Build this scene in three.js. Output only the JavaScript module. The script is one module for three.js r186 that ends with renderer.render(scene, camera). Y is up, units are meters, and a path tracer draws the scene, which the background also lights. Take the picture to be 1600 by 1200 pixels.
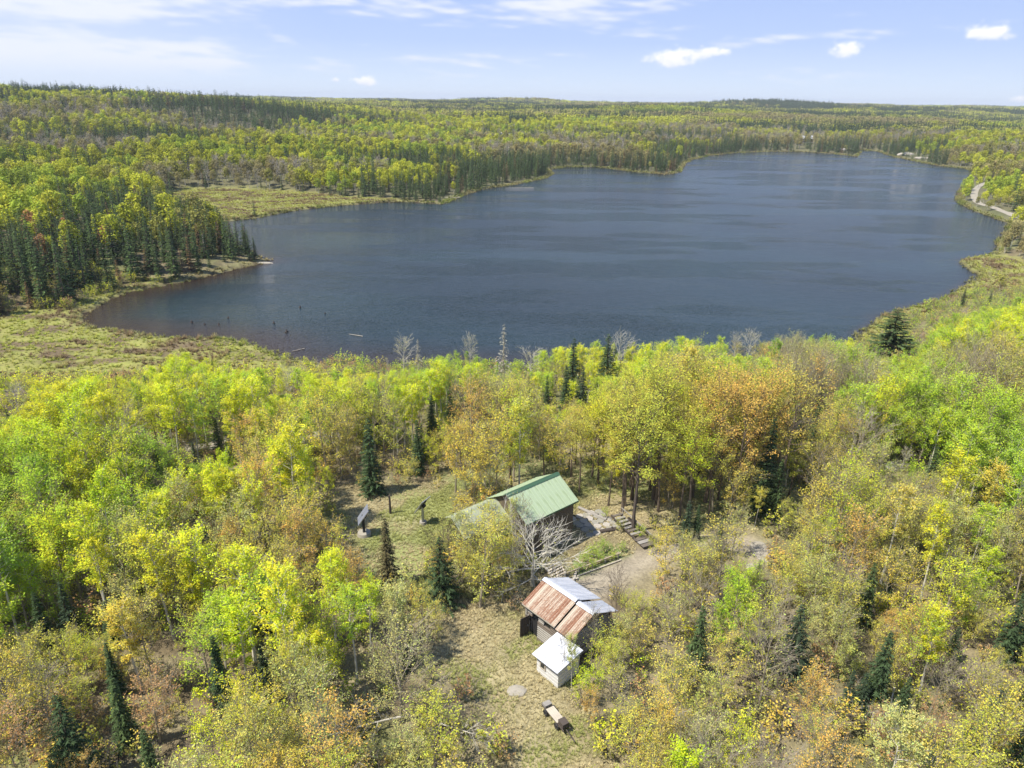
import * as THREE from 'three';
import { mergeGeometries } from 'three/addons/utils/BufferGeometryUtils.js';

// ------------------------------------------------------------------ camera, sky, sun, exposure
const scene = new THREE.Scene();
const EYE = 40, WL = -5;                                   // metres: camera above the yard, lake level
const camera = new THREE.PerspectiveCamera(2 * Math.atan(600 / 1110) * 180 / Math.PI, 4 / 3, 0.5, 16000);
camera.position.set(0, EYE, 0);
camera.rotation.order = 'YXZ';
camera.rotation.set(-Math.atan(442 / 1110), 0, 0.0145);
camera.updateMatrixWorld(true);
const renderer = new THREE.WebGLRenderer({ antialias: true });
renderer.setSize(1024, 768);
renderer.toneMapping = THREE.LinearToneMapping;
renderer.toneMappingExposure = 1.5;
renderer.shadowMap.enabled = true;
const SUN = new THREE.Vector3(-0.47, 0.86, -0.06).normalize();
const sun = new THREE.DirectionalLight(new THREE.Color(1.0, 0.93, 0.82), 5.0);
sun.name = 'sun';
sun.position.copy(SUN).multiplyScalar(400);
sun.castShadow = true;
sun.shadow.mapSize.set(4096, 4096);
Object.assign(sun.shadow.camera, { left: -200, right: 200, top: 200, bottom: -200, near: 1, far: 900 });
sun.target.position.set(0, 0, -100);
scene.add(sun, sun.target);
const AIR_DENSITY = 0.00009;
if (AIR_DENSITY > 0) scene.fog = new THREE.FogExp2(new THREE.Color(0.80, 0.88, 1.0), AIR_DENSITY);

// ------------------------------------------------------------------ chance and noise
function makeRng(seed) { let s = seed >>> 0; return () => { s = (s + 0x6d2b79f5) | 0; let t = Math.imul(s ^ (s >>> 15), 1 | s); t = (t + Math.imul(t ^ (t >>> 7), 61 | t)) ^ t; return ((t ^ (t >>> 14)) >>> 0) / 4294967296; }; }
function hash2(x, y, s) { let h = Math.imul(x, 374761393) ^ Math.imul(y, 668265263) ^ Math.imul(s, 974634777); h = Math.imul(h ^ (h >>> 13), 1274126177); h ^= h >>> 16; return (h >>> 0) / 4294967296; }
function vnoise(x, y, s = 1) { const xi = Math.floor(x), yi = Math.floor(y); let fx = x - xi, fy = y - yi; fx = fx * fx * (3 - 2 * fx); fy = fy * fy * (3 - 2 * fy); const a = hash2(xi, yi, s), b = hash2(xi + 1, yi, s), c = hash2(xi, yi + 1, s), d = hash2(xi + 1, yi + 1, s); return a + (b - a) * fx + (c - a) * fy + (a - b - c + d) * fx * fy; }
function fbm(x, y, s = 1, o = 4) { let v = 0, a = 0.5, n = 0; for (let i = 0; i < o; i++) { v += a * vnoise(x, y, s + i * 17); n += a; a *= 0.5; x = x * 2.03 + 13.1; y = y * 2.03 + 7.7; } return v / n; }
const clamp = (x, a = 0, b = 1) => Math.min(b, Math.max(a, x)), lerp = (a, b, t) => a + (b - a) * t, smooth = (a, b, x) => { const t = clamp((x - a) / (b - a)); return t * t * (3 - 2 * t); };
const mix3 = (a, b, t) => [lerp(a[0], b[0], t), lerp(a[1], b[1], t), lerp(a[2], b[2], t)];

// ------------------------------------------------------------------ the sky
{
  const W = 4096, H = 2048, data = new Float32Array(W * H * 4), D = Math.PI / 180;
  // fair-weather cumulus: [azimuth east of the view, elevation, half width, half height] in degrees
  const cumuli = [[11.3, 2.9, 2.1, 0.85], [13.6, 3.35, 1.5, 0.6], [22.8, 3.35, 1.1, 0.8], [30.8, 4.25, 1.7, 0.75], [-11.1, 1.15, 1.1, 0.42], [-13.2, 1.25, 0.5, 0.25], [33.5, 0.5, 0.9, 0.3]];
  const r = makeRng(5);
  for (let i = 0; i < 60; i++) cumuli.push([50 + r() * 260, 1 + r() * 9, 0.8 + r() * 2.2, 0.3 + r() * 0.6]);
  const ramp = [[0, [0.76, 0.85, 0.97]], [1.5, [0.66, 0.78, 0.96]], [4, [0.50, 0.64, 0.95]], [8, [0.41, 0.55, 0.92]], [20, [0.34, 0.47, 0.83]], [45, [0.22, 0.36, 0.73]], [90, [0.15, 0.28, 0.65]]];
  for (let row = 0; row < H; row++) {
    const e = (row + 0.5) / H * 180 - 90;
    for (let col = 0; col < W; col++) {
      const i = (row * W + col) * 4;
      if (e < -0.3) { data[i] = 0.42; data[i + 1] = 0.46; data[i + 2] = 0.52; data[i + 3] = 1; continue; }
      const az = (col + 0.5) / W * 360 - 90, ee = Math.max(e, 0);   // 0 along the view, positive to the east
      let k = 0; while (k < ramp.length - 2 && ramp[k + 1][0] < ee) k++;
      let c = mix3(ramp[k][1], ramp[k + 1][1], clamp((ee - ramp[k][0]) / (ramp[k + 1][0] - ramp[k][0])));
      if (e < 40) {
        const azn = az / 9 + ee * 0.22;
        // thin streaky high cloud
        let ci = fbm(azn * 1.1 + 3, ee * 0.95 - az * 0.05, 11, 5) * 0.65 + fbm(azn * 5, ee * 3.4, 23, 3) * 0.35;
        const cover = 0.30 * smooth(-10, -30, az) + 0.125 * smooth(4.2, 6.5, ee) + 0.02;
        ci = smooth(0.58 - cover, 0.86 - cover * 0.9, ci) * smooth(0.8, 2.5, ee) * smooth(40, 20, ee);
        c = mix3(c, [0.86, 0.89, 0.97], ci * 0.95);
        // milkier air where the veil is thick
        c = mix3(c, [0.80, 0.86, 0.98], 0.45 * smooth(-12, -34, az) * smooth(-80, -60, az) * smooth(12, 3, ee));
        for (const [ca, ce, cw, ch] of cumuli) {
          let da = az - ca; if (da > 180) da -= 360; if (da < -180) da += 360;
          if (Math.abs(da) > cw * 2 || Math.abs(e - ce) > ch * 2.6) continue;
          const n = 0.62 * fbm(az * 1.3, e * 2.3, 41, 3) + 0.38 * fbm(az * 4, e * 6.5, 43, 4), up = e > ce ? 1 : 1.7;
          const d = 1 - Math.hypot(da / cw, (e - ce) * up / ch);
          const a = smooth(0.0, 0.62, d * 0.95 + (n - 0.50) * 1.5);
          c = mix3(c, mix3([0.84, 0.86, 0.95], [1.06, 1.05, 1.07], smooth(-0.8, 0.5, (e - ce) / ch + (n - 0.5))), a * 0.95);
        }
      }
      data[i] = c[0] * 0.72; data[i + 1] = c[1] * 0.72; data[i + 2] = c[2] * 0.72; data[i + 3] = 1;
    }
  }
  const t = new THREE.DataTexture(data, W, H, THREE.RGBAFormat, THREE.FloatType);
  t.mapping = THREE.EquirectangularReflectionMapping;
  t.magFilter = THREE.LinearFilter;
  t.needsUpdate = true;
  scene.background = t;
  scene.environment = t;
}

// ------------------------------------------------------------------ surveying: where sight lines of the survey photo meet the land
const F = 1110, Qc = camera.quaternion.clone(), Qi = Qc.clone().invert();
function at(px, py, y) { const d = new THREE.Vector3((px - 800) / F, (600 - py) / F, -1).applyQuaternion(Qc); const t = (y - EYE) / d.y; return [d.x * t, d.z * t]; }
function project(x, y, z) { const v = new THREE.Vector3(x, y - EYE, z).applyQuaternion(Qi); return v.z < -0.1 ? [800 - F * v.x / v.z, 600 + F * v.y / v.z, -v.z] : null; }
const poly = (pts, y) => { const P = []; for (let i = 0; i < pts.length; i += 2) P.push(at(pts[i], pts[i + 1], y)); return P; };
function sdPoly(P, x, z) {                                  // negative inside
  let d = 1e18, s = 1;
  for (let i = 0, j = P.length - 1; i < P.length; j = i++) {
    const ex = P[j][0] - P[i][0], ez = P[j][1] - P[i][1], wx = x - P[i][0], wz = z - P[i][1];
    const t = clamp((wx * ex + wz * ez) / (ex * ex + ez * ez + 1e-9)), bx = wx - ex * t, bz = wz - ez * t;
    d = Math.min(d, bx * bx + bz * bz);
    const c1 = z >= P[i][1], c2 = z < P[j][1], c3 = ex * wz > ez * wx;
    if ((c1 && c2 && c3) || (!c1 && !c2 && !c3)) s = -s;
  }
  return s * Math.sqrt(d);
}
const inRaw = (pts, x, y) => { let s = false; for (let i = 0, j = pts.length - 2; i < pts.length; j = i, i += 2) if ((pts[i + 1] > y) !== (pts[j + 1] > y) && x < (pts[j] - pts[i]) * (y - pts[i + 1]) / (pts[j + 1] - pts[i + 1]) + pts[i]) s = !s; return s; };
function box2(P) { const b = [1e9, 1e9, -1e9, -1e9]; for (const [x, z] of P) { b[0] = Math.min(b[0], x); b[1] = Math.min(b[1], z); b[2] = Math.max(b[2], x); b[3] = Math.max(b[3], z); } return b; }

const LAKE = poly([125, 492, 160, 472, 195, 457, 235, 449, 290, 439, 340, 427, 385, 416, 420, 408, 404, 402, 380, 392, 345, 372, 318, 354, 312, 347, 360, 345, 400, 340, 450, 330, 520, 322, 600, 316, 640, 315, 690, 319, 712, 310,
  745, 297, 800, 289, 850, 279, 862, 272, 858, 265, 880, 261, 935, 261, 985, 268, 1040, 273, 1062, 269, 1068, 257, 1078, 250, 1110, 243, 1150, 239, 1200, 237, 1250, 237, 1300, 240, 1338, 245, 1344, 238, 1338, 234, 1370, 236, 1387, 242, 1420, 250, 1460, 258,
  1512, 264, 1522, 268, 1512, 286, 1500, 300, 1497, 315, 1520, 328, 1560, 343, 1580, 350, 1566, 375, 1560, 395, 1530, 402, 1503, 407, 1515, 420, 1532, 430, 1525, 439, 1470, 470, 1420, 482, 1378, 495, 1356, 517,
  1330, 545, 1250, 562, 1100, 574, 950, 578, 800, 583, 700, 580, 600, 578, 520, 573, 440, 563, 412, 548, 370, 533, 300, 531, 250, 529, 180, 516, 140, 515, 125, 506], WL);
const LAKE_BOX = box2(LAKE);
const MARSHES = [
  poly([-200, 535, 0, 503, 60, 490, 125, 487, 200, 452, 235, 447, 200, 470, 125, 506, 180, 518, 250, 531, 370, 535, 420, 552, 440, 566, 420, 588, 300, 590, 150, 600, 0, 606, -200, 630], WL),
  poly([258, 305, 300, 298, 380, 298, 460, 303, 540, 311, 620, 314, 600, 317, 450, 331, 330, 347, 300, 342, 280, 325], WL),
  poly([1500, 405, 1560, 402, 1600, 415, 1650, 440, 1600, 450, 1520, 458, 1470, 474, 1380, 496, 1365, 505, 1350, 540, 1400, 505, 1530, 440, 1520, 425], WL),
];
const DRIVE = poly([690, 978, 735, 958, 790, 965, 835, 1002, 845, 1050, 880, 1095, 905, 1150, 940, 1205, 960, 1260, 790, 1260, 800, 1190, 790, 1120, 745, 1060, 705, 1015], 0);
const GLADE = poly([500, 775, 560, 765, 690, 765, 715, 800, 700, 860, 660, 905, 600, 940, 565, 905, 555, 855, 500, 815], 0);
const YARD = poly([885, 915, 940, 889, 1010, 867, 1060, 850, 1120, 840, 1165, 840, 1195, 846, 1205, 870, 1190, 892, 1172, 872, 1120, 854, 1060, 868, 1015, 884, 985, 906, 955, 928, 920, 938], 0);
const TRACK = [[700, 985], [640, 930], [600, 900], [585, 850], [600, 790], [655, 780], [690, 770]];
const OPENWOOD = poly([860, 730, 900, 690, 1000, 690, 1130, 720, 1250, 760, 1250, 800, 1170, 835, 1080, 845, 1000, 840, 930, 800, 905, 760, 870, 740, 700, 770, 690, 740, 800, 700], 0);
const HOUSE_PAD = poly([690, 830, 800, 770, 900, 760, 960, 830, 960, 880, 900, 920, 830, 945, 760, 950, 690, 900], 0);
const BED = poly([885, 890, 905, 868, 940, 848, 970, 858, 985, 866, 900, 905], 0);
const NEAR_BOXES = new Map([DRIVE, GLADE, YARD, OPENWOOD, HOUSE_PAD, ...MARSHES].map((P) => [P, box2(P)]));
function sdFast(P, x, z, far = 20) { const b = NEAR_BOXES.get(P); if (x < b[0] - far || x > b[2] + far || z < b[1] - far || z > b[3] + far) return far; return sdPoly(P, x, z); }
function sdLake(x, z) { const b = LAKE_BOX, dx = Math.max(b[0] - x, x - b[2], 0), dz = Math.max(b[1] - z, z - b[3], 0); const o = Math.hypot(dx, dz); return o > 300 ? o : sdPoly(LAKE, x, z); }

// hills: [azimuth of survey pixel column, distance, height, radius across, radius along]
const HILLS = [[90, 1150, 22, 330, 260], [-150, 900, 20, 260, 240], [380, 930, 15, 120, 130], [560, 1900, 9, 500, 300], [1215, 2550, 21, 260, 300], [1010, 1500, 6, 330, 240], [820, 1150, 5, 200, 160], [1500, 1300, 9, 260, 240], [1650, 900, 8, 180, 180], [700, 3200, 10, 900, 500], [1400, 3600, 8, 900, 500]]
  .map(([px, d, h, a, b]) => { const t = (px - 800) / F * Math.cos(0.379), n = Math.hypot(t, 1); return [t / n * d, -d / n, h, a, b, t / n, -1 / n]; });
const sdCache = new Map();
function land(x, z, sd = sdLake(x, z)) {
  if (sd < 0) return WL + Math.max(-3, sd * 0.14) - 0.02;
  const r = Math.hypot(x, z);
  let A = 5;
  const far = smooth(150, 420, -z);
  if (far > 0) {
    let B = 3.2 + 13 * (fbm(x / 330 + 5, z / 300, 71, 3) - 0.3) * smooth(20, 200, sd) + 15 * smooth(500, 3000, r) + 56 * (fbm(x / 800, z / 560 + 3, 73, 3) - 0.48) * smooth(550, 1500, r);
    for (const [hx, hz, h, a, b, ux, uz] of HILLS) { const dx = x - hx, dz = z - hz, u = dx * ux + dz * uz, v = dx * -uz + dz * ux; B += h * Math.exp(-(v * v) / (a * a) - (u * u) / (b * b)); }
    A = lerp(A, Math.max(B, 1.5), far);
  }
  A += smooth(60, 150, x) * smooth(-20, -60, z) * 3 * (1 - far) * smooth(8, 40, sd);
  let h = WL + 0.25 + A * (1 - Math.exp(-sd / (far > 0.5 ? 45 : 16)));
  let m = 20;
  for (const P of MARSHES) m = Math.min(m, sdFast(P, x, z));
  const mm = smooth(16, 0, m);
  h = lerp(h, WL + 0.35 + 0.35 * vnoise(x / 5, z / 5, 9), mm);
  const flat = smooth(0, 8, Math.min(sdFast(HOUSE_PAD, x, z), sdFast(YARD, x, z)));
  h += (fbm(x / 14, z / 14, 31, 3) - 0.5) * 1.1 * flat * (1 - mm) * smooth(0, 12, sd);
  return h;
}
function onLand(px, py) { let y = 0, p; for (let i = 0; i < 6; i++) { p = at(px, py, y); y = land(p[0], p[1]); } return [p[0], y, p[1]]; }

// ------------------------------------------------------------------ names and labels
const used = new Map();
function numbered(name) { const n = used.get(name) ?? 0; used.set(name, n + 1); return n ? name + '_' + String(n).padStart(3, '0') : name; }
function tag(o, label, category, group) { o.userData.label = label; if (category) o.userData.category = category; if (group) o.userData.group = group; return o; }
function thing(name, label, category, pos = [0, 0, 0], turn = 0, group) { const o = new THREE.Group(); o.name = numbered(name); o.position.set(...pos); o.rotation.y = turn; scene.add(o); return tag(o, label, category, group); }
function part(name, geo, mat, parent, pos, rot) { const m = new THREE.Mesh(geo, mat); m.name = name; m.castShadow = m.receiveShadow = true; if (pos) m.position.set(...pos); if (rot) m.rotation.set(...rot); parent.add(m); return m; }
function struct(name, geo, mat, label) { const m = part(numbered(name), geo, mat, scene); m.userData.kind = 'structure'; if (label) m.userData.label = label; return m; }
const rgb = (r, g, b) => new THREE.Color().setRGB(r, g, b);
const std = (c, rough = 0.9, extra = {}) => new THREE.MeshStandardMaterial({ color: rgb(...c), roughness: rough, ...extra });

// ------------------------------------------------------------------ textures
function noiseTex(n, f, srgb) { const d = new Uint8Array(n * n * 4); for (let y = 0; y < n; y++) for (let x = 0; x < n; x++) { const v = f(x / n, y / n), i = (y * n + x) * 4; for (let c = 0; c < 3; c++) d[i + c] = clamp(Array.isArray(v) ? v[c] : v) * 255; d[i + 3] = 255; } const t = new THREE.DataTexture(d, n, n); t.wrapS = t.wrapT = THREE.RepeatWrapping; t.magFilter = THREE.LinearFilter; if (srgb) t.colorSpace = THREE.SRGBColorSpace; t.needsUpdate = true; return t; }
// noise that wraps: period p cells over the tile
function wnoise(u, v, p, s) { const x = u * p, y = v * p, xi = Math.floor(x), yi = Math.floor(y); let fx = x - xi, fy = y - yi; fx = fx * fx * (3 - 2 * fx); fy = fy * fy * (3 - 2 * fy); const m = (a) => ((a % p) + p) % p; const a = hash2(m(xi), m(yi), s), b = hash2(m(xi + 1), m(yi), s), c = hash2(m(xi), m(yi + 1), s), d = hash2(m(xi + 1), m(yi + 1), s); return a + (b - a) * fx + (c - a) * fy + (a - b - c + d) * fx * fy; }
const groundTex = noiseTex(1024, (u, v) => { const n = 0.22 * wnoise(u, v, 8, 1) + 0.25 * wnoise(u, v, 32, 2) + 0.28 * wnoise(u, v, 128, 3) + 0.25 * wnoise(u, v, 400, 4); return 0.35 + 0.95 * Math.pow(n, 1.15); });
const barkTex = noiseTex(128, (u, v) => 0.45 + 0.55 * (0.5 * wnoise(u, v, 8, 5) + 0.5 * wnoise(u, v, 40, 6)));
const streakTex = noiseTex(512, (u, v) => clamp(0.16 + 1.1 * smooth(0.42, 0.62, 0.45 * wnoise(u, v + 0.1 * wnoise(u, v, 3, 2), 5, 61) + 0.35 * wnoise(u, v, 13, 62) + 0.2 * wnoise(u, v, 40, 63)) * 0.75)); streakTex.repeat.set(0.11, 0.20);
const waveTex = noiseTex(1024, (u, v) => 0.30 * wnoise(u, v + 0.02 * wnoise(u, v, 4, 3), 20, 7) + 0.30 * wnoise(u, v, 56, 8) + 0.25 * wnoise(u, v, 130, 9) + 0.15 * wnoise(u, v, 300, 10));

// ------------------------------------------------------------------ the ground
function groundColor(x, z, sd, h) {
  const r = Math.hypot(x, z);
  const n1 = fbm(x / 9, z / 9, 51, 4), n2 = fbm(x / 2.3, z / 2.3, 53, 3), n3 = vnoise(x / 0.9, z / 0.9, 57);
  let c = mix3([0.16, 0.125, 0.07], [0.27, 0.23, 0.13], smooth(0.3, 0.7, n2));          // leaf litter and dry grass
  c = mix3(c, [0.17, 0.19, 0.055], smooth(0.52, 0.72, n1) * 0.75);
  if (r > 350) c = mix3(c, [0.09, 0.10, 0.035], 0.6);
  if (r < 260) {
    const straw = mix3([0.32, 0.275, 0.135], [0.43, 0.375, 0.215], n2);
    const sw = n1 * 3 + n2 * 2 - 2.5;
    const g = smooth(2.5, -2.0, sdFast(GLADE, x, z) + sw * 1.6), d = smooth(2, -2, sdFast(DRIVE, x, z) + sw * 1.2), ow = smooth(3, -3, sdFast(OPENWOOD, x, z) + sw);
    c = mix3(c, mix3(mix3([0.33, 0.27, 0.15], straw, n3), [0.20, 0.25, 0.07], smooth(0.5, 0.62, n1) * 0.8), ow * 0.9);
    c = mix3(c, mix3(straw, [0.27, 0.31, 0.09], smooth(0.42, 0.6, n1) * 0.8), g);
    c = mix3(c, mix3(straw, [0.25, 0.28, 0.075], smooth(0.42, 0.62, n1) * 0.85), d);
    c = mix3(c, [0.40, 0.29, 0.16], (g + d) * 0.5 * smooth(0.62, 0.75, vnoise(x / 3, z / 3, 59)) * 0.7);
    const y = smooth(1.8, -1.5, sdFast(YARD, x, z) + sw * 0.8);
    c = mix3(c, mix3([0.35, 0.30, 0.215], [0.44, 0.39, 0.30], n2), y);
    const bed = smooth(0.6, -0.4, sdPoly(BED, x, z)); c = mix3(c, [0.17, 0.25, 0.05], bed * 0.85);
    const hp = (1 - bed) * smooth(1, -2, sdFast(HOUSE_PAD, x, z) + sw) * (1 - d) * (1 - y) * (1 - g);
    c = mix3(c, mix3(mix3([0.20, 0.165, 0.085], [0.31, 0.265, 0.14], n3), [0.20, 0.23, 0.06], smooth(0.46, 0.6, n1) * 0.7), hp * 0.8);
  }
  let m = 20; for (const P of MARSHES) m = Math.min(m, sdFast(P, x, z));
  const mm = smooth(9, 0, m);
  if (mm > 0) {
    const b = fbm(x / 6, z / 3, 61, 4);
    c = mix3(c, mix3(mix3([0.32, 0.30, 0.085], [0.26, 0.29, 0.055], n2), [0.17, 0.125, 0.065], smooth(0.48, 0.64, b)), mm);
  }
  if (sd < 6 && sd > -1) c = mix3(c, mix3([0.27, 0.24, 0.10], [0.20, 0.23, 0.05], n2), smooth(5, 0.5, sd) * (0.3 + 0.5 * n1));   // sedge and bare shore
  if (sd < 0) c = mix3([0.07, 0.05, 0.025], [0.04, 0.027, 0.014], smooth(0, -4, sd));
  return c;
}
const sdGrid = [];
{
  const angles = [], radii = [0.01];
  for (let i = 0; i <= 330; i++) angles.push((-52 + 104 * i / 330) * Math.PI / 180);
  for (let i = 1; i < 40; i++) angles.push((52 + 256 * i / 40) * Math.PI / 180);
  for (let r = 8; r < 175; r += r < 25 ? 3 : 0.6) radii.push(r);
  for (let r = 175; r < 13000; r *= r < 900 ? 1.012 : 1.035) radii.push(r);
  const nA = angles.length, pos = new Float32Array(nA * radii.length * 3), col = new Float32Array(pos.length), uv = new Float32Array(nA * radii.length * 2), idx = [];
  radii.forEach((r, j) => angles.forEach((a, i) => {
    const k = j * nA + i, x = Math.sin(a) * r, z = -Math.cos(a) * r, sd = sdLake(x, z), h = land(x, z, sd), c = groundColor(x, z, sd, h);
    pos.set([x, h, z], k * 3); col.set(c, k * 3); uv.set([x / 22, z / 22], k * 2);
    if (j) { const i2 = (i + 1) % nA, a0 = (j - 1) * nA + i, a1 = (j - 1) * nA + i2, b1 = j * nA + i2; idx.push(a0, a1, k, a1, b1, k); }
  }));
  const g = new THREE.BufferGeometry();
  g.setAttribute('position', new THREE.BufferAttribute(pos, 3)); g.setAttribute('color', new THREE.BufferAttribute(col, 3)); g.setAttribute('uv', new THREE.BufferAttribute(uv, 2)); g.setIndex(idx); g.computeVertexNormals();
  struct('ground', g, new THREE.MeshStandardMaterial({ vertexColors: true, roughness: 1, map: groundTex, bumpMap: groundTex, bumpScale: 0.10 }), 'rolling ground of dry grass, leaf litter and marsh around the lake');
}
// ------------------------------------------------------------------ the lake
{
  const S = 4, [x0, z0, x1, z1] = LAKE_BOX, nx = Math.ceil((x1 - x0 + 24) / S), nz = Math.ceil((z1 - z0 + 24) / S), P = [], C = [], U = [], I = [], id = new Int32Array((nx + 1) * (nz + 1)).fill(-1), D = new Float32Array(id.length);
  for (let j = 0; j <= nz; j++) for (let i = 0; i <= nx; i++) D[j * (nx + 1) + i] = sdLake(x0 - 12 + i * S, z0 - 12 + j * S);
  const vert = (i, j) => { const k = j * (nx + 1) + i; if (id[k] < 0) { const x = x0 - 12 + i * S, z = z0 - 12 + j * S, d = D[k]; id[k] = P.length / 3; P.push(x, WL, z); U.push(x / 34, z / 20);
    const bay = Math.max(smooth(-55, -95, x) * smooth(-235, -190, z), 0.75 * smooth(-172, -140, z) * smooth(60, 0, x)), sh = smooth(0, -3 - 20 * bay, d - 4 * (fbm(x / 9, z / 9, 63, 3) - 0.5) * (0.3 + bay));
    C.push(...mix3([0.028, 0.017, 0.011], mix3([0.006, 0.016, 0.019], [0.010, 0.026, 0.031], smooth(0.35, 0.7, fbm(x / 60, z / 22, 65, 3))), sh)); } return id[k]; };
  for (let j = 0; j < nz; j++) for (let i = 0; i < nx; i++) if (D[j * (nx + 1) + i] < 7) { const a = vert(i, j), b = vert(i + 1, j), c = vert(i + 1, j + 1), d = vert(i, j + 1); I.push(a, d, b, b, d, c); }
  const g = new THREE.BufferGeometry();
  g.setAttribute('position', new THREE.Float32BufferAttribute(P, 3)); g.setAttribute('color', new THREE.Float32BufferAttribute(C, 3)); g.setAttribute('uv', new THREE.Float32BufferAttribute(U, 2)); g.setIndex(I); g.computeVertexNormals();
  struct('lake', g, new THREE.MeshPhysicalMaterial({ vertexColors: true, roughness: 0.21, roughnessMap: streakTex, ior: 1.33, bumpMap: waveTex, bumpScale: 0.2 }), 'dark blue rippled lake between the wooded shores');
}

// ------------------------------------------------------------------ tree building
class Soup {
  constructor() { this.p = []; this.c = []; }
  tri(a, b, c, k) { this.p.push(a[0], a[1], a[2], b[0], b[1], b[2], c[0], c[1], c[2]); for (let i = 0; i < 3; i++) this.c.push(k[0], k[1], k[2]); }
  quad(a, b, c, d, k) { this.tri(a, b, c, k); this.tri(a, c, d, k); }
  tube(pts, rad, sides, col) {
    let prev = null;
    for (let i = 0; i < pts.length; i++) {
      const a = pts[Math.max(0, i - 1)], b = pts[Math.min(pts.length - 1, i + 1)];
      let d = nrm(sub(b, a)), u = nrm(cross(d, Math.abs(d[1]) > 0.9 ? [1, 0, 0] : [0, 1, 0])), v = cross(d, u);
      const ring = []; for (let s = 0; s < sides; s++) { const t = s / sides * 6.2832, cu = Math.cos(t) * rad[i], cv = Math.sin(t) * rad[i]; ring.push([pts[i][0] + u[0] * cu + v[0] * cv, pts[i][1] + u[1] * cu + v[1] * cv, pts[i][2] + u[2] * cu + v[2] * cv]); }
      if (prev) for (let s = 0; s < sides; s++) { const t = (s + 1) % sides; if (rad[i] < 1e-3) this.tri(prev[s], prev[t], ring[s], col); else this.quad(prev[s], prev[t], ring[t], ring[s], col); }
      prev = ring;
    }
  }
  leaf(c, s, n, rng, k) {                                                  // a small cupped four-sided leaf spray
    const r = nrm([rng() - 0.5, rng() - 0.5, rng() - 0.5]), u = nrm(cross(n, r)), v = cross(n, u), w = s * (0.45 + 0.3 * rng()), f = s * 0.22 * (rng() - 0.3);
    const A = [c[0] + u[0] * s, c[1] + u[1] * s, c[2] + u[2] * s], B = [c[0] + v[0] * w + n[0] * f, c[1] + v[1] * w + n[1] * f, c[2] + v[2] * w + n[2] * f], C = [c[0] - u[0] * s, c[1] - u[1] * s, c[2] - u[2] * s], D = [c[0] - v[0] * w + n[0] * f, c[1] - v[1] * w + n[1] * f, c[2] - v[2] * w + n[2] * f];
    this.quad(A, B, C, D, k);
  }
  build() { const g = new THREE.BufferGeometry(); g.setAttribute('position', new THREE.Float32BufferAttribute(this.p, 3)); g.setAttribute('color', new THREE.Float32BufferAttribute(this.c, 3)); g.computeVertexNormals(); return g; }
}
const sub = (a, b) => [a[0] - b[0], a[1] - b[1], a[2] - b[2]], add = (a, b, t = 1) => [a[0] + b[0] * t, a[1] + b[1] * t, a[2] + b[2] * t], cross = (a, b) => [a[1] * b[2] - a[2] * b[1], a[2] * b[0] - a[0] * b[2], a[0] * b[1] - a[1] * b[0]];
const nrm = (a) => { const l = Math.hypot(a[0], a[1], a[2]) || 1; return [a[0] / l, a[1] / l, a[2] / l]; };
const g3 = (rng) => [rng() + rng() + rng() - 1.5, rng() + rng() + rng() - 1.5, rng() + rng() + rng() - 1.5];
const lerp3 = mix3;

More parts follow.
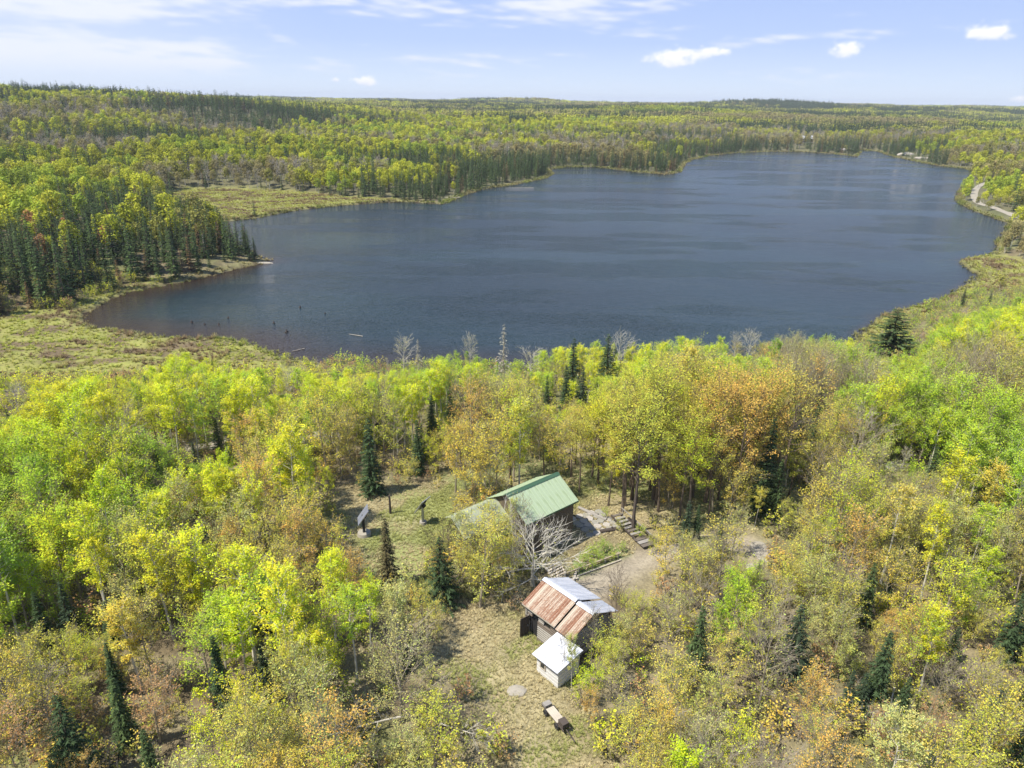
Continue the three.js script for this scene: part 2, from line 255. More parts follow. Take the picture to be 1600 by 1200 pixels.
// a broadleaf tree: trunk(s), limbs, branches and twigs in one soup, leaf sprays in the other
function broadleaf(seed, o) {
  const rng = makeRng(seed), wood = new Soup(), leaves = new Soup();
  const stems = o.stems ?? 1;
  for (let st = 0; st < stems; st++) {
    const sa = rng() * 6.28, lean = stems > 1 ? 0.16 + 0.14 * rng() : 0.05, H = o.h * (st ? 0.75 + 0.25 * rng() : 1), bx = stems > 1 ? 0.25 : 0;
    const tp = [], tr = [], N = 6;
    let wob = [0, 0];
    for (let i = 0; i <= N; i++) { const t = i / N; wob = [wob[0] + (rng() - 0.5) * 0.05 * H * 0.35, wob[1] + (rng() - 0.5) * 0.05 * H * 0.35]; tp.push([Math.cos(sa) * (bx + lean * t * H) + wob[0] * (i > 0), (i ? t : -0.03) * H, Math.sin(sa) * (bx + lean * t * H) + wob[1] * (i > 0)]); tr.push(o.r * (stems > 1 ? 0.7 : 1) * Math.pow(1 - t * 0.96, 0.85) * (i ? 1 : 1.3)); }
    const bark = (k) => { const v = k * (0.8 + 0.4 * rng()); return [v, v, v]; };
    for (let i = 0; i < N; i++) wood.tube([tp[i], tp[i + 1]], [tr[i], tr[i + 1]], 6, bark(1));
    const trunkAt = (t) => { const f = clamp(t, 0, 0.999) * N, i = Math.floor(f); return lerp3(tp[i], tp[i + 1], f - i); };
    const nL = Math.round(o.limbs / (stems > 1 ? stems * 0.75 : 1));
    for (let l = 0; l < nL; l++) {
      const q = (l + rng() * 0.8) / nL, t = o.base + (1 - o.base) * Math.pow(q, 0.9) * 0.97, a = l * 2.4 + rng() * 0.9 + st * 1.7;
      const prof = o.shape === 'oval' ? Math.pow(Math.sin(Math.PI * (0.12 + 0.80 * q)), 0.8) : o.shape === 'vase' ? 0.7 + 0.5 * Math.sin(Math.PI * (0.2 + 0.7 * q)) - 0.3 * q : Math.sqrt(Math.max(0, 1 - Math.pow((q - 0.35) / 0.72, 2)));
      const L = o.cr * Math.max(0.18, prof) * (0.7 + 0.5 * rng()), el = lerp(o.el0 ?? 0.35, o.el1 ?? 1.05, q) + (rng() - 0.5) * 0.35;
      const dir = [Math.cos(a) * Math.cos(el), Math.sin(el), Math.sin(a) * Math.cos(el)], s0 = trunkAt(t), r0 = Math.max(0.02, o.r * 0.42 * (1 - t * 0.7));
      const len = L / Math.max(0.45, Math.cos(el)) * 0.85, mid = add(add(s0, dir, len * 0.5), [0, -0.05 * len, 0]), end = add(add(s0, dir, len), [(rng() - 0.5) * 0.2 * len, 0.06 * len, (rng() - 0.5) * 0.2 * len]);
      wood.tube([s0, mid, end], [r0, r0 * 0.6, r0 * 0.2], 4, bark(o.limbTone ?? 0.9));
      const nS = o.subs + Math.floor(rng() * 2);
      for (let s = 0; s < nS; s++) {
        const f = 0.28 + 0.72 * (s + rng()) / nS, p0 = f < 0.5 ? lerp3(s0, mid, f * 2) : lerp3(mid, end, f * 2 - 1);
        const d = nrm([dir[0] + (rng() - 0.5) * 1.6, dir[1] * 0.6 + (rng() - 0.28) * 1.1, dir[2] + (rng() - 0.5) * 1.6]), sl = Math.min(o.cr * 0.6, len * 0.42) * (0.6 + 0.7 * rng()) + 0.2;
        const p1 = add(p0, d, sl);
        wood.tube([p0, lerp3(p0, add(p1, [0, 0.08 * sl, 0]), 0.5), p1], [r0 * 0.36 + 0.008, r0 * 0.22 + 0.006, 0.006], 3, bark(o.twigTone ?? 0.85));
        const clump = 0.70 + 0.55 * rng(), tint = (rng() - 0.5) * 0.22, bloom = rng() < (o.gap ?? 0.12) ? 0.15 : 1;
        for (let w = 0; w < o.twigs; w++) { const q0 = lerp3(p0, p1, 0.25 + 0.75 * rng()), td = nrm([d[0] + (rng() - 0.5) * 1.8, d[1] + (rng() - 0.25) * 1.5, d[2] + (rng() - 0.5) * 1.8]); wood.tube([q0, add(q0, td, sl * (0.3 + 0.4 * rng()))], [o.twigR ?? 0.011, 0.0005], 3, bark(o.twigTone ?? 0.85)); }
        for (let k = 0; k < o.leaves * bloom; k++) {
          const pos = add(lerp3(p0, p1, 0.2 + 0.9 * rng()), g3(rng), (o.spread ?? 0.42) * (0.4 + sl * 0.4)), b = clump * (0.72 + 0.56 * rng()), hue = tint + (rng() - 0.5) * 0.24;
          leaves.leaf(pos, o.leafS * (0.6 + 0.8 * rng()), nrm([rng() - 0.5, 0.35 + rng() * 0.6, rng() - 0.5]), rng, [b * (1 + hue), b, b * (1 - hue * 0.6)]);
        }
      }
    }
  }
  return { wood: wood.build(), leaves: leaves.p.length ? leaves.build() : null };
}
function spruce(seed, o) {
  const rng = makeRng(seed), wood = new Soup(), leaves = new Soup(), H = o.h;
  wood.tube([[0, -0.3, 0], [0.02 * H * (rng() - 0.5), H * 0.5, 0.02 * H * (rng() - 0.5)], [0, H, 0]], [o.r * 0.11 + 0.05, o.r * 0.06 + 0.02, 0.008], 5, [1, 1, 1]);
  const layers = o.layers;
  for (let l = 0; l < layers; l++) {
    const t = o.base + (1 - o.base) * Math.pow((l + 0.3 * rng()) / layers, 0.92), R = o.r * (Math.pow(1 - t, o.pow ?? 0.85) * (0.78 + 0.45 * rng()) + 0.03), nb = Math.max(4, Math.round((o.nb ?? 9) * (0.55 + 0.45 * (1 - t))));
    const a0 = rng() * 6.28;
    for (let b = 0; b < nb; b++) {
      const a = a0 + b / nb * 6.283 + (rng() - 0.5) * 0.5, L = R * (0.65 + 0.55 * rng()), droop = o.droop ?? 0.32;
      const dir = [Math.cos(a), 0, Math.sin(a)], side = [-dir[2], 0, dir[0]], y0 = t * H + (rng() - 0.5) * H * 0.02;
      if (rng() < (o.gap ?? 0.04)) continue;
      const at2 = (f) => [dir[0] * L * f, y0 - droop * L * f * (1.15 - 0.55 * f), dir[2] * L * f];
      if (o.bare) wood.tube([at2(0), at2(0.5), at2(1)], [0.025, 0.018, 0.004], 3, [0.9, 0.9, 0.9]);
      const nk = Math.max(3, Math.round(L * (o.sprays ?? 5) + 2)), tone = 0.7 + 0.5 * rng();
      for (let k = 0; k < nk; k++) {
        const f = (k + 0.6 + 0.3 * rng()) / nk, s = (o.needle ?? 0.34) * (0.7 + 0.6 * rng()) * (0.65 + 0.5 * (1 - t)), c = at2(f), w = (k % 2 ? 1 : -1) * (0.5 + 0.5 * rng());
        const tip = [c[0] + dir[0] * s * 0.9 + side[0] * s * w, c[1] - s * (0.15 + 0.35 * rng()), c[2] + dir[2] * s * 0.9 + side[2] * s * w];
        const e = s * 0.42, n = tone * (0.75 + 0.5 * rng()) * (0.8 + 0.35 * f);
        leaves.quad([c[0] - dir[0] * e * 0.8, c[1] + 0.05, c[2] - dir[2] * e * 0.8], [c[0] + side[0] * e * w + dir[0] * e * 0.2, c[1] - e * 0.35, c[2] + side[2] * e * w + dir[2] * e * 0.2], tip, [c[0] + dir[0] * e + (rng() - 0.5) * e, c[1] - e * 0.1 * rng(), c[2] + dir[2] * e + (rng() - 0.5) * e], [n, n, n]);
      }
    }
  }
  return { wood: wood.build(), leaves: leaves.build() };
}
const foliage = (c, tr = 0.3) => new THREE.MeshPhysicalMaterial({ color: rgb(...c), vertexColors: true, roughness: 1, transmission: tr, specularIntensity: 0.25, side: THREE.DoubleSide });
const woodMat = (c) => new THREE.MeshStandardMaterial({ color: rgb(...c), vertexColors: true, roughness: 0.95 });
const BARK = { pale: woodMat([0.55, 0.52, 0.43]), grey: woodMat([0.30, 0.26, 0.19]), brown: woodMat([0.15, 0.115, 0.08]), silver: woodMat([0.33, 0.285, 0.205]), dark: woodMat([0.10, 0.08, 0.065]) };
const HUES = {
  Y: [[0.60, 0.66, 0.025], [0.65, 0.70, 0.035], [0.52, 0.63, 0.025], [0.65, 0.65, 0.035]],
  G: [[0.40, 0.55, 0.035], [0.46, 0.59, 0.045], [0.34, 0.49, 0.045]],
  O: [[0.66, 0.50, 0.09], [0.65, 0.55, 0.08], [0.64, 0.43, 0.10]],
  M: [[0.57, 0.54, 0.085], [0.54, 0.56, 0.07], [0.59, 0.52, 0.10]],
  R: [[0.47, 0.29, 0.13], [0.50, 0.34, 0.13]],
  L: [[0.47, 0.50, 0.11], [0.50, 0.50, 0.16], [0.45, 0.48, 0.13]],
  S: [[0.050, 0.082, 0.034], [0.062, 0.095, 0.034], [0.045, 0.070, 0.037]],
};
const LEAF = {}; for (const k in HUES) LEAF[k] = HUES[k].map((c) => foliage(c, k === 'S' ? 0.1 : 0.36));
const brownNeedles = foliage([0.105, 0.092, 0.042], 0.1), paleNeedles = foliage([0.30, 0.29, 0.23], 0.1);

const PROTO = {
  aspen: [0, 1, 2, 3, 4].map((i) => broadleaf(100 + i, { h: 9 + i * 0.5, r: 0.13, base: 0.40 + 0.06 * (i % 3), cr: 1.22 + 0.14 * (i % 4), shape: 'oval', limbs: 22, subs: 5, twigs: 1, leaves: 38, leafS: 0.078, spread: 0.44, gap: 0.16, el0: 0.35, el1: 1.1 })),
  broad: [0, 1, 2, 3].map((i) => broadleaf(130 + i, { h: 8 + i * 0.4, r: 0.14, base: 0.22, cr: 2.05 + 0.18 * i, shape: 'round', limbs: 22, subs: 6, twigs: 1, leaves: 40, leafS: 0.080, spread: 0.48, gap: 0.16, el0: 0.3, el1: 1.2 })),
  maple: [0, 1, 2, 3, 4].map((i) => broadleaf(160 + i, { h: 7.6 + i * 0.5, r: 0.11, base: 0.26, cr: 1.75 + 0.2 * (i % 3), shape: 'round', limbs: 19, subs: 6, twigs: 3, leaves: 27, leafS: 0.066, spread: 0.38, el0: 0.55, el1: 1.25, gap: 0.24 })),
  canopy: [0, 1, 2, 3].map((i) => broadleaf(175 + i, { h: 10.8 + i * 0.5, r: 0.19, base: 0.50, cr: 2.5 + 0.2 * (i % 3), shape: 'round', limbs: 21, subs: 6, twigs: 1, leaves: 33, leafS: 0.074, spread: 0.42, el0: 0.35, el1: 1.2, gap: 0.16 })),
  thicket: [0, 1, 2, 3].map((i) => broadleaf(190 + i, { h: 5.4 + i * 0.4, r: 0.075, base: 0.2, cr: 1.5, shape: 'round', limbs: 20, subs: 5, twigs: 3, leaves: 24, leafS: 0.062, spread: 0.36, el0: 0.7, el1: 1.2, stems: 3, gap: 0.18 })),
  bare: [0, 1, 2, 3].map((i) => broadleaf(220 + i, { h: 8 + i * 0.6, r: 0.12, base: 0.28, cr: 1.9 + 0.2 * i, shape: 'oval', limbs: 20, subs: 7, twigs: 6, leaves: i === 3 ? 0 : 1.4, leafS: 0.07, el0: 0.55, el1: 1.2, twigR: 0.013 })),
  spruce: [0, 1, 2, 3, 4, 5].map((i) => spruce(250 + i, { h: 9, r: [1.15, 1.35, 1.6, 1.9, 1.0, 1.5][i], base: 0.03 + 0.03 * (i % 3), layers: [34, 30, 27, 30, 36, 25][i], nb: 11, sprays: 7, needle: 0.29, pow: [0.85, 0.75, 0.95, 0.8, 0.65, 1.05][i], gap: [0.05, 0.12, 0.1, 0.06, 0.16, 0.2][i], droop: [0.32, 0.45, 0.25, 0.35, 0.5, 0.3][i] })),
};
const KIND = { // name, label noun, category, which bark
  aspen: ['aspen_tree', 'slender pale-trunked tree', 'tree', 'pale'], broad: ['leafy_tree', 'round leafy tree', 'tree', 'grey'], maple: ['budding_tree', 'budding tree', 'tree', 'grey'],
  canopy: ['budding_tree', 'long-trunked budding tree', 'tree', 'brown'],
  thicket: ['tall_shrub', 'many-stemmed shrub', 'shrub', 'grey'], bare: ['bare_tree', 'leafless tree', 'tree', 'silver'], spruce: ['spruce_tree', 'narrow dark spruce', 'tree', 'brown'],
};
const fullOf = (kind, v) => { const b = PROTO[kind][v % PROTO[kind].length]; if (b.full) return b.full; b.leaves?.computeBoundingBox(); b.wood.computeBoundingBox(); return b.full = Math.max(b.wood.boundingBox.max.y, b.leaves ? b.leaves.boundingBox.max.y : 0); };
const HUE_WORD = { Y: 'yellow-green', G: 'fresh green', O: 'orange', M: 'olive-yellow', R: 'reddish brown', L: 'soft olive', S: 'dark green' };
const SHADE = { Y: ['', 'pale ', 'deep ', 'golden '], G: ['', 'light ', 'deep '], O: ['', 'golden ', 'dark '], M: ['', 'greenish ', 'tawny '], R: ['', 'light '], L: ['', 'greyish ', 'dull '] };
const cones = new Map();
function plant(kind, variant, hue, hueIdx, x, y, z, s, sy, turn, label, group, mats = {}) {
  const P = PROTO[kind][variant % PROTO[kind].length], K = KIND[kind] ?? KIND.spruce, key = [kind, variant % PROTO[kind].length, hue, hueIdx, mats.leaf?.uuid ?? '', mats.bark?.uuid ?? ''].join();
  let o = cones.get(key);
  if (!o) {
    o = new THREE.Group();
    part('trunk', P.wood, mats.bark ?? BARK[K[3]], o);
    if (P.leaves) part('crown', P.leaves, mats.leaf ?? LEAF[hue][hueIdx % LEAF[hue].length], o);
    cones.set(key, o);
  }
  const c = o.clone();
  c.name = numbered(K[0]);
  c.position.set(x, y, z); c.scale.set(s, s * sy, s); c.rotation.y = turn;
  scene.add(c);
  return tag(c, label, K[2], group);
}

// ------------------------------------------------------------------ the green-roofed house
const box = (x, y, z) => new THREE.BoxGeometry(x, y, z);
const shift = (g, x, y, z, rx = 0, ry = 0, rz = 0) => { if (rx) g.rotateX(rx); if (ry) g.rotateY(ry); if (rz) g.rotateZ(rz); return g.translate(x, y, z); };
const merge = (l) => mergeGeometries(l.map((g) => { const h = g.index ? g.toNonIndexed() : g; for (const k of Object.keys(h.attributes)) if (!['position', 'normal', 'uv'].includes(k)) h.deleteAttribute(k); return h; }));
const woodGrain = noiseTex(256, (u, v) => 0.55 + 0.45 * (0.6 * wnoise(u, v, 3, 15) * 0.6 + 0.7 * wnoise(u * 0.999, v, 60, 16)));
const speck = noiseTex(256, (u, v) => 0.72 + 0.3 * (0.5 * wnoise(u, v, 12, 18) + 0.5 * wnoise(u, v, 70, 19)));
const rustTex = (k) => noiseTex(128, (u, v) => { const s = 0.30 * wnoise(u, v * 0.999, 4, 20 + k) + 0.25 * wnoise(u, 0.3, 10, 25 + k) + 0.3 * wnoise(u, v, 24, 30 + k) + 0.15 * wnoise(u, v, 60, 40 + k), t = smooth(0.38, 0.62, s + [0.10, -0.16, 0.14, 0.0, -0.06, 0.18][k]); return mix3([0.70, 0.65, 0.58], mix3([0.57, 0.40, 0.29], [0.44, 0.29, 0.22], wnoise(u, v, 16, 50 + k)), t); }, true);
const M = {
  green: std([0.40, 0.495, 0.325], 0.65, { map: noiseTex(256, (u, v) => { const d = smooth(0.55, 0.75, 0.5 * wnoise(u, v, 5, 71) + 0.3 * wnoise(u, v, 14, 72) + 0.2 * wnoise(u, v, 50, 73)), st = 0.85 + 0.15 * wnoise(u, 0.5, 30, 74); return mix3([0.90 * st, 0.90 * st, 0.88 * st], [0.66, 0.68, 0.58], d * 0.8); }) }), greenDark: std([0.05, 0.11, 0.06], 0.5), siding: std([0.16, 0.125, 0.085], 0.9, { map: woodGrain }), trim: std([0.13, 0.11, 0.09], 0.9), glass: new THREE.MeshPhysicalMaterial({ color: rgb(0.02, 0.025, 0.03), roughness: 0.05 }), stone: std([0.30, 0.29, 0.25], 0.95, { map: speck }), wing: std([0.37, 0.40, 0.28], 0.7, { map: speck }),
  log: std([0.36, 0.34, 0.30], 0.9, { map: woodGrain }), logDark: std([0.17, 0.14, 0.11], 0.9, { map: woodGrain }), white: std([0.70, 0.72, 0.76], 0.45, { map: speck }), white2: std([0.62, 0.65, 0.70], 0.5, { map: speck }), whiteWall: std([0.72, 0.72, 0.70], 0.8, { map: speck }), black: std([0.02, 0.02, 0.022], 0.7), pale: std([0.50, 0.42, 0.29], 0.9, { map: woodGrain }), paleWood: std([0.58, 0.52, 0.42], 0.9, { map: woodGrain }), greyWood: std([0.33, 0.31, 0.28], 0.9, { map: woodGrain }), darkWood: std([0.07, 0.055, 0.045], 0.9),
  rust: [0, 1, 2, 3, 4, 5].map((k) => new THREE.MeshStandardMaterial({ map: rustTex(k), roughness: 0.75, metalness: 0.1 })), rock: std([0.42, 0.39, 0.35], 0.95, { map: speck, vertexColors: false }), rockPale: std([0.36, 0.33, 0.27], 0.95, { map: speck }), rockDark: std([0.14, 0.125, 0.11], 0.95, { map: speck }), steel: std([0.45, 0.46, 0.48], 0.4, { metalness: 0.6 }), gravel: std([0.38, 0.345, 0.27], 1, { map: groundTex }),
};
// one ribbed metal sheet: width along x, slope length along z, ribs proud
function sheet(w, len, ribs, t = 0.02) { const l = [box(w - 0.012, t, len)]; for (let i = 0; i < ribs; i++) l.push(shift(box(0.035, 0.028, len), -w / 2 + (i + 0.5) * w / ribs, t / 2 + 0.014, 0)); return merge(l); }
function gableRoof(parent, name, x0, x1, ridgeY, halfW, drop, n, mats, side, zc = 0, ribs = 2, rng = makeRng(3)) {
  const L = Math.hypot(halfW, drop), a = Math.atan2(drop, halfW), w = (x1 - x0) / n, geo = sheet(w, L, ribs);
  for (let i = 0; i < n; i++) part(name, geo, Array.isArray(mats) ? mats[Math.floor(rng() * mats.length)] : mats, parent, [x0 + (i + 0.5) * w, ridgeY - drop / 2 + (rng() - 0.5) * 0.012, zc + side * halfW / 2], [side * a, 0, 0]);
}
function gableWall(w, eave, ridge, t) { const s = new THREE.Shape(); s.moveTo(-w / 2, 0); s.lineTo(w / 2, 0); s.lineTo(w / 2, eave); s.lineTo(0, ridge); s.lineTo(-w / 2, eave); const g = new THREE.ExtrudeGeometry(s, { depth: t, bevelEnabled: false }); return g.translate(0, 0, -t / 2); }
function siding(w, h, t, step = 0.19) { const l = []; for (let y = 0; y < h - 0.02; y += step) l.push(shift(box(w, Math.min(step - 0.015, h - y), t), 0, y + Math.min(step - 0.015, h - y) / 2, 0, 0.05)); return merge(l); }
function windowOn(parent, x, y, z, w, h, ry) { const g = new THREE.Group(); g.name = 'window'; g.position.set(x, y, z); g.rotation.y = ry; parent.add(g); part('frame', merge([shift(box(w, 0.09, 0.08), 0, h / 2, 0), shift(box(w, 0.09, 0.08), 0, -h / 2, 0), shift(box(0.09, h, 0.08), -w / 2, 0, 0.003), shift(box(0.09, h, 0.08), w / 2, 0, 0.003)]), M.paleWood, g); part('pane', box(w, h, 0.02), M.glass, g); }
{
  const y0 = land(2, -59) - 0.1, h = thing('house', 'dark wooden house with pale green metal gable roof above the yard', 'house', [2.1, y0, -59.34], 0.7126);
  const LX = 6.7, HW = 2.95, RY = 6.2, EY = 4.42, WX = 6.1, WZ = 5.2;
  part('foundation', box(WX + 0.1, 0.7, WZ + 0.1), M.stone, h, [0, 0.1, 0]);
  for (const s of [-1, 1]) { part('wall', siding(WX, 4.05, 0.16), M.siding, h, [0, 0.45, s * (WZ / 2 - 0.08)], [0, s < 0 ? Math.PI : 0, 0]); part('gable_wall', gableWall(WZ - 0.02, 4.1, 5.65, 0.16), M.siding, h, [s * (WX / 2 - 0.09), 0.45, 0], [0, Math.PI / 2, 0]); }
  for (const s of [-1, 1]) gableRoof(h, 'roof_panel', -LX / 2, LX / 2, RY, HW, RY - EY, 8, M.green, s);
  part('ridge_cap', merge([shift(box(LX + 0.04, 0.03, 0.34), 0, 0, 0.15, 0.54), shift(box(LX + 0.04, 0.03, 0.34), 0, 0, -0.15, -0.54)]), M.greenDark, h, [0, RY - 0.02, 0]);
  for (const s of [-1, 1]) part('fascia', box(LX + 0.02, 0.16, 0.05), M.greenDark, h, [0, EY - 0.07, s * (HW + 0.0)]);
  windowOn(h, WX / 2 + 0.02, 3.0, 0, 0.9, 1.1, Math.PI / 2);
  const d = part('door', box(0.9, 2.0, 0.07), M.logDark, h, [0.2, 1.5, WZ / 2 + 0.035]); part('handle', box(0.05, 0.14, 0.06), M.steel, d, [0.34, 0, 0.06]);
  // the long low wing behind
  const w = new THREE.Group(); w.name = 'wing'; w.position.set(-5.6, 0, -1.76); h.add(w);
  part('wall', siding(5.2, 3.3, 0.16), M.siding, w, [0, 0.3, 1.7]); part('wall', siding(5.2, 3.8, 0.16), M.siding, w, [0, 0.3, -0.75]); part('gable_wall', siding(2.3, 3.5, 0.14), M.siding, w, [-2.5, 0.3, 0.48], [0, Math.PI / 2, 0]);
  for (const [s, W, D] of [[-1, 1.0, 0.5], [1, 2.1, 1.25]]) { const L = Math.hypot(W, D), a = Math.atan2(D, W); for (let i = 0; i < 6; i++) part('roof_panel', sheet(0.92, L, 2), M.wing, w, [-2.75 + 0.46 + i * 0.92, 4.9 - D / 2, s * W / 2], [s * a, 0, 0]); }
}
// ------------------------------------------------------------------ the log shed
const SHED = [3.17, -47.18], ST = -0.828, shedAt = (a, p, y = 0) => [SHED[0] + a * 0.676 - p * 0.737, y, SHED[1] + a * 0.737 + p * 0.676];
{
  const rng = makeRng(61), y0 = land(4, -45.5) - 0.05, o = shedAt(0, 0), h = thing('log_shed', 'old log shed with rusty striped metal roof and white back slope', 'shed', [o[0], y0, o[2]], ST);
  const logGeo = (len) => { const g = new THREE.CylinderGeometry(0.105, 0.115, len, 7); g.rotateZ(Math.PI / 2); return g; };
  const rows = 12;
  for (let r = 0; r < rows; r++) {
    const y = 0.1 + r * 0.205, m = () => (rng() < 0.55 ? M.log : rng() < 0.5 ? M.greyWood : M.logDark);
    if (r < 9) { part('log', logGeo(0.35), m(), h, [-0.15, y, 2.1]); part('log', logGeo(3.6), m(), h, [2.85, y, 2.1]); } else if (r > 10) part('log', logGeo(5.0), m(), h, [2.15, y, 2.1]); else { for (const [a, b] of [[-0.35, 0.45], [1.15, 1.75], [2.45, 4.65]]) part('log', logGeo(b - a), m(), h, [(a + b) / 2, y, 2.1]); }
    part('log', logGeo(5.0), m(), h, [2.15, y, -2.2]);
    for (const x of [-0.2, 4.5]) { const g = logGeo(4.6); g.rotateY(Math.PI / 2); part('log', g, m(), h, [x, y + 0.1, -0.05]); }
  }
  for (const x of [-0.2, 4.5]) part('gable_wall', gableWall(4.3, 0.15, 1.25, 0.08), M.logDark, h, [x, 2.5, -0.05], [0, Math.PI / 2, 0]);
  part('window', box(0.7, 0.36, 0.03), M.glass, h, [0.8, 2.05, 2.06]); part('window', box(0.7, 0.36, 0.03), M.glass, h, [2.1, 2.05, 2.06]);
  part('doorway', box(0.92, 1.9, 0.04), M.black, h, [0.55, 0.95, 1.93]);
  const d = part('door', merge([0, 1, 2, 3].map((i) => shift(box(0.2, 1.8, 0.05), -0.33 + i * 0.22, 0, 0))), M.darkWood, h, [0.05, 0.95, 2.62], [0, 1.45, 0]); part('handle', box(0.05, 0.16, 0.06), M.steel, d, [0.3, 0, 0.05]);
  gableRoof(h, 'roof_sheet', -0.5, 3.15, 3.95, 2.45, 1.15, 9, M.rust, 1, 0, 2, makeRng(8));
  gableRoof(h, 'roof_sheet', 3.24, 4.95, 3.82, 2.5, 1.15, 5, M.rust, 1, 0, 2, makeRng(12));
  gableRoof(h, 'roof_sheet', -0.5, 3.15, 3.95, 2.85, 1.3, 6, [M.white, M.white2], -1, 0, 3, makeRng(9));
  gableRoof(h, 'roof_sheet', 3.24, 4.95, 3.82, 2.85, 1.3, 4, [M.white, M.white2], -1, 0, 3, makeRng(10));
  part('ridge_cap', merge([shift(box(3.66, 0.02, 0.3), 1.325, 4.0, 0.13, 0.42), shift(box(3.66, 0.02, 0.3), 1.325, 4.0, -0.13, -0.42)]), M.white2, h); part('ridge_cap', merge([shift(box(1.72, 0.02, 0.3), 4.1, 3.87, 0.13, 0.42), shift(box(1.72, 0.02, 0.3), 4.1, 3.87, -0.13, -0.42)]), M.white2, h);
  part('fascia', box(3.6, 0.14, 0.04), M.paleWood, h, [1.3, 2.73, 2.42]);
}
{
  const y0 = land(3.8, -41.6) - 0.05, o = shedAt(3.5, 2.4), h = thing('white_shed', 'small white lean-to shed with bright metal roof before the log shed', 'shed', [o[0], y0, o[2]], ST);
  part('wall', siding(2.2, 1.6, 0.08, 0.3), M.whiteWall, h, [1.15, 0, 2.2]); for (const x of [0.08, 2.22]) part('wall', siding(2.2, 1.65, 0.08, 0.3), M.whiteWall, h, [x, 0, 1.12], [0, Math.PI / 2, 0]);
  part('wall', siding(2.06, 2.0, 0.08, 0.3), M.whiteWall, h, [1.15, 0, 0.1]);
  windowOn(h, 0.7, 1.0, 2.26, 0.5, 0.5, 0); windowOn(h, 0.02, 1.0, 1.3, 0.5, 0.5, -Math.PI / 2);
  const L = Math.hypot(2.7, 0.5), a = Math.atan2(0.5, 2.7); for (let i = 0; i < 4; i++) part('roof_sheet', sheet(0.66, L, 3), i % 2 ? M.white2 : M.white, h, [-0.17 + 0.33 + i * 0.66, 2.0, 1.25], [a, 0, 0]);
}
// ------------------------------------------------------------------ solar panels and post in the glade
function solarPanel(label, px, pz, turn, tilt, pale) {
  const h = thing('solar_panel', label, 'solar panel', [px, land(px, pz), pz], turn, null);
  part('pole', new THREE.CylinderGeometry(0.13, 0.15, 2.3, 10), pale ? M.steel : M.black, h, [0, 1.1, 0]);
  part('base', new THREE.CylinderGeometry(pale ? 0.35 : 0.62, pale ? 0.4 : 0.7, 0.34, 14), M.rockPale, h, [0, 0.15, 0]);
  const g = new THREE.Group(); g.name = 'panel'; g.position.set(0, 2.25, 0); g.rotation.z = tilt; h.add(g);
  part('frame', box(1.75, 0.06, 1.5), M.steel, g); for (const x of [-0.43, 0.43]) for (const z of [-0.37, 0.37]) part('cell', box(0.8, 0.012, 0.68), pale ? M.white2 : std([0.20, 0.22, 0.27], 0.25), g, [x, 0.04, z]);
  part('bracket', merge([box(1.5, 0.08, 0.08), shift(box(0.3, 0.3, 0.3), 0, -0.12, 0)]), M.black, g, [0, -0.08, 0]);
}
solarPanel('grey solar panel tilted on a dark post with pale round base', -14.25, -59.13, 0.25, 0.95, false);
solarPanel('pale solar panel tilted on a steel pole beside the house wing', -8.8, -61.6, -0.5, 1.0, true);
{
  const h = thing('wooden_post', 'dark wooden post standing alone in the middle of the glade', 'post', [-12.45, land(-12.45, -63.61), -63.61]);
  part('shaft', new THREE.CylinderGeometry(0.10, 0.14, 2.2, 9), M.darkWood, h, [0, 1.0, 0]); part('cap', new THREE.ConeGeometry(0.13, 0.14, 9), M.darkWood, h, [0, 2.17, 0]);
}
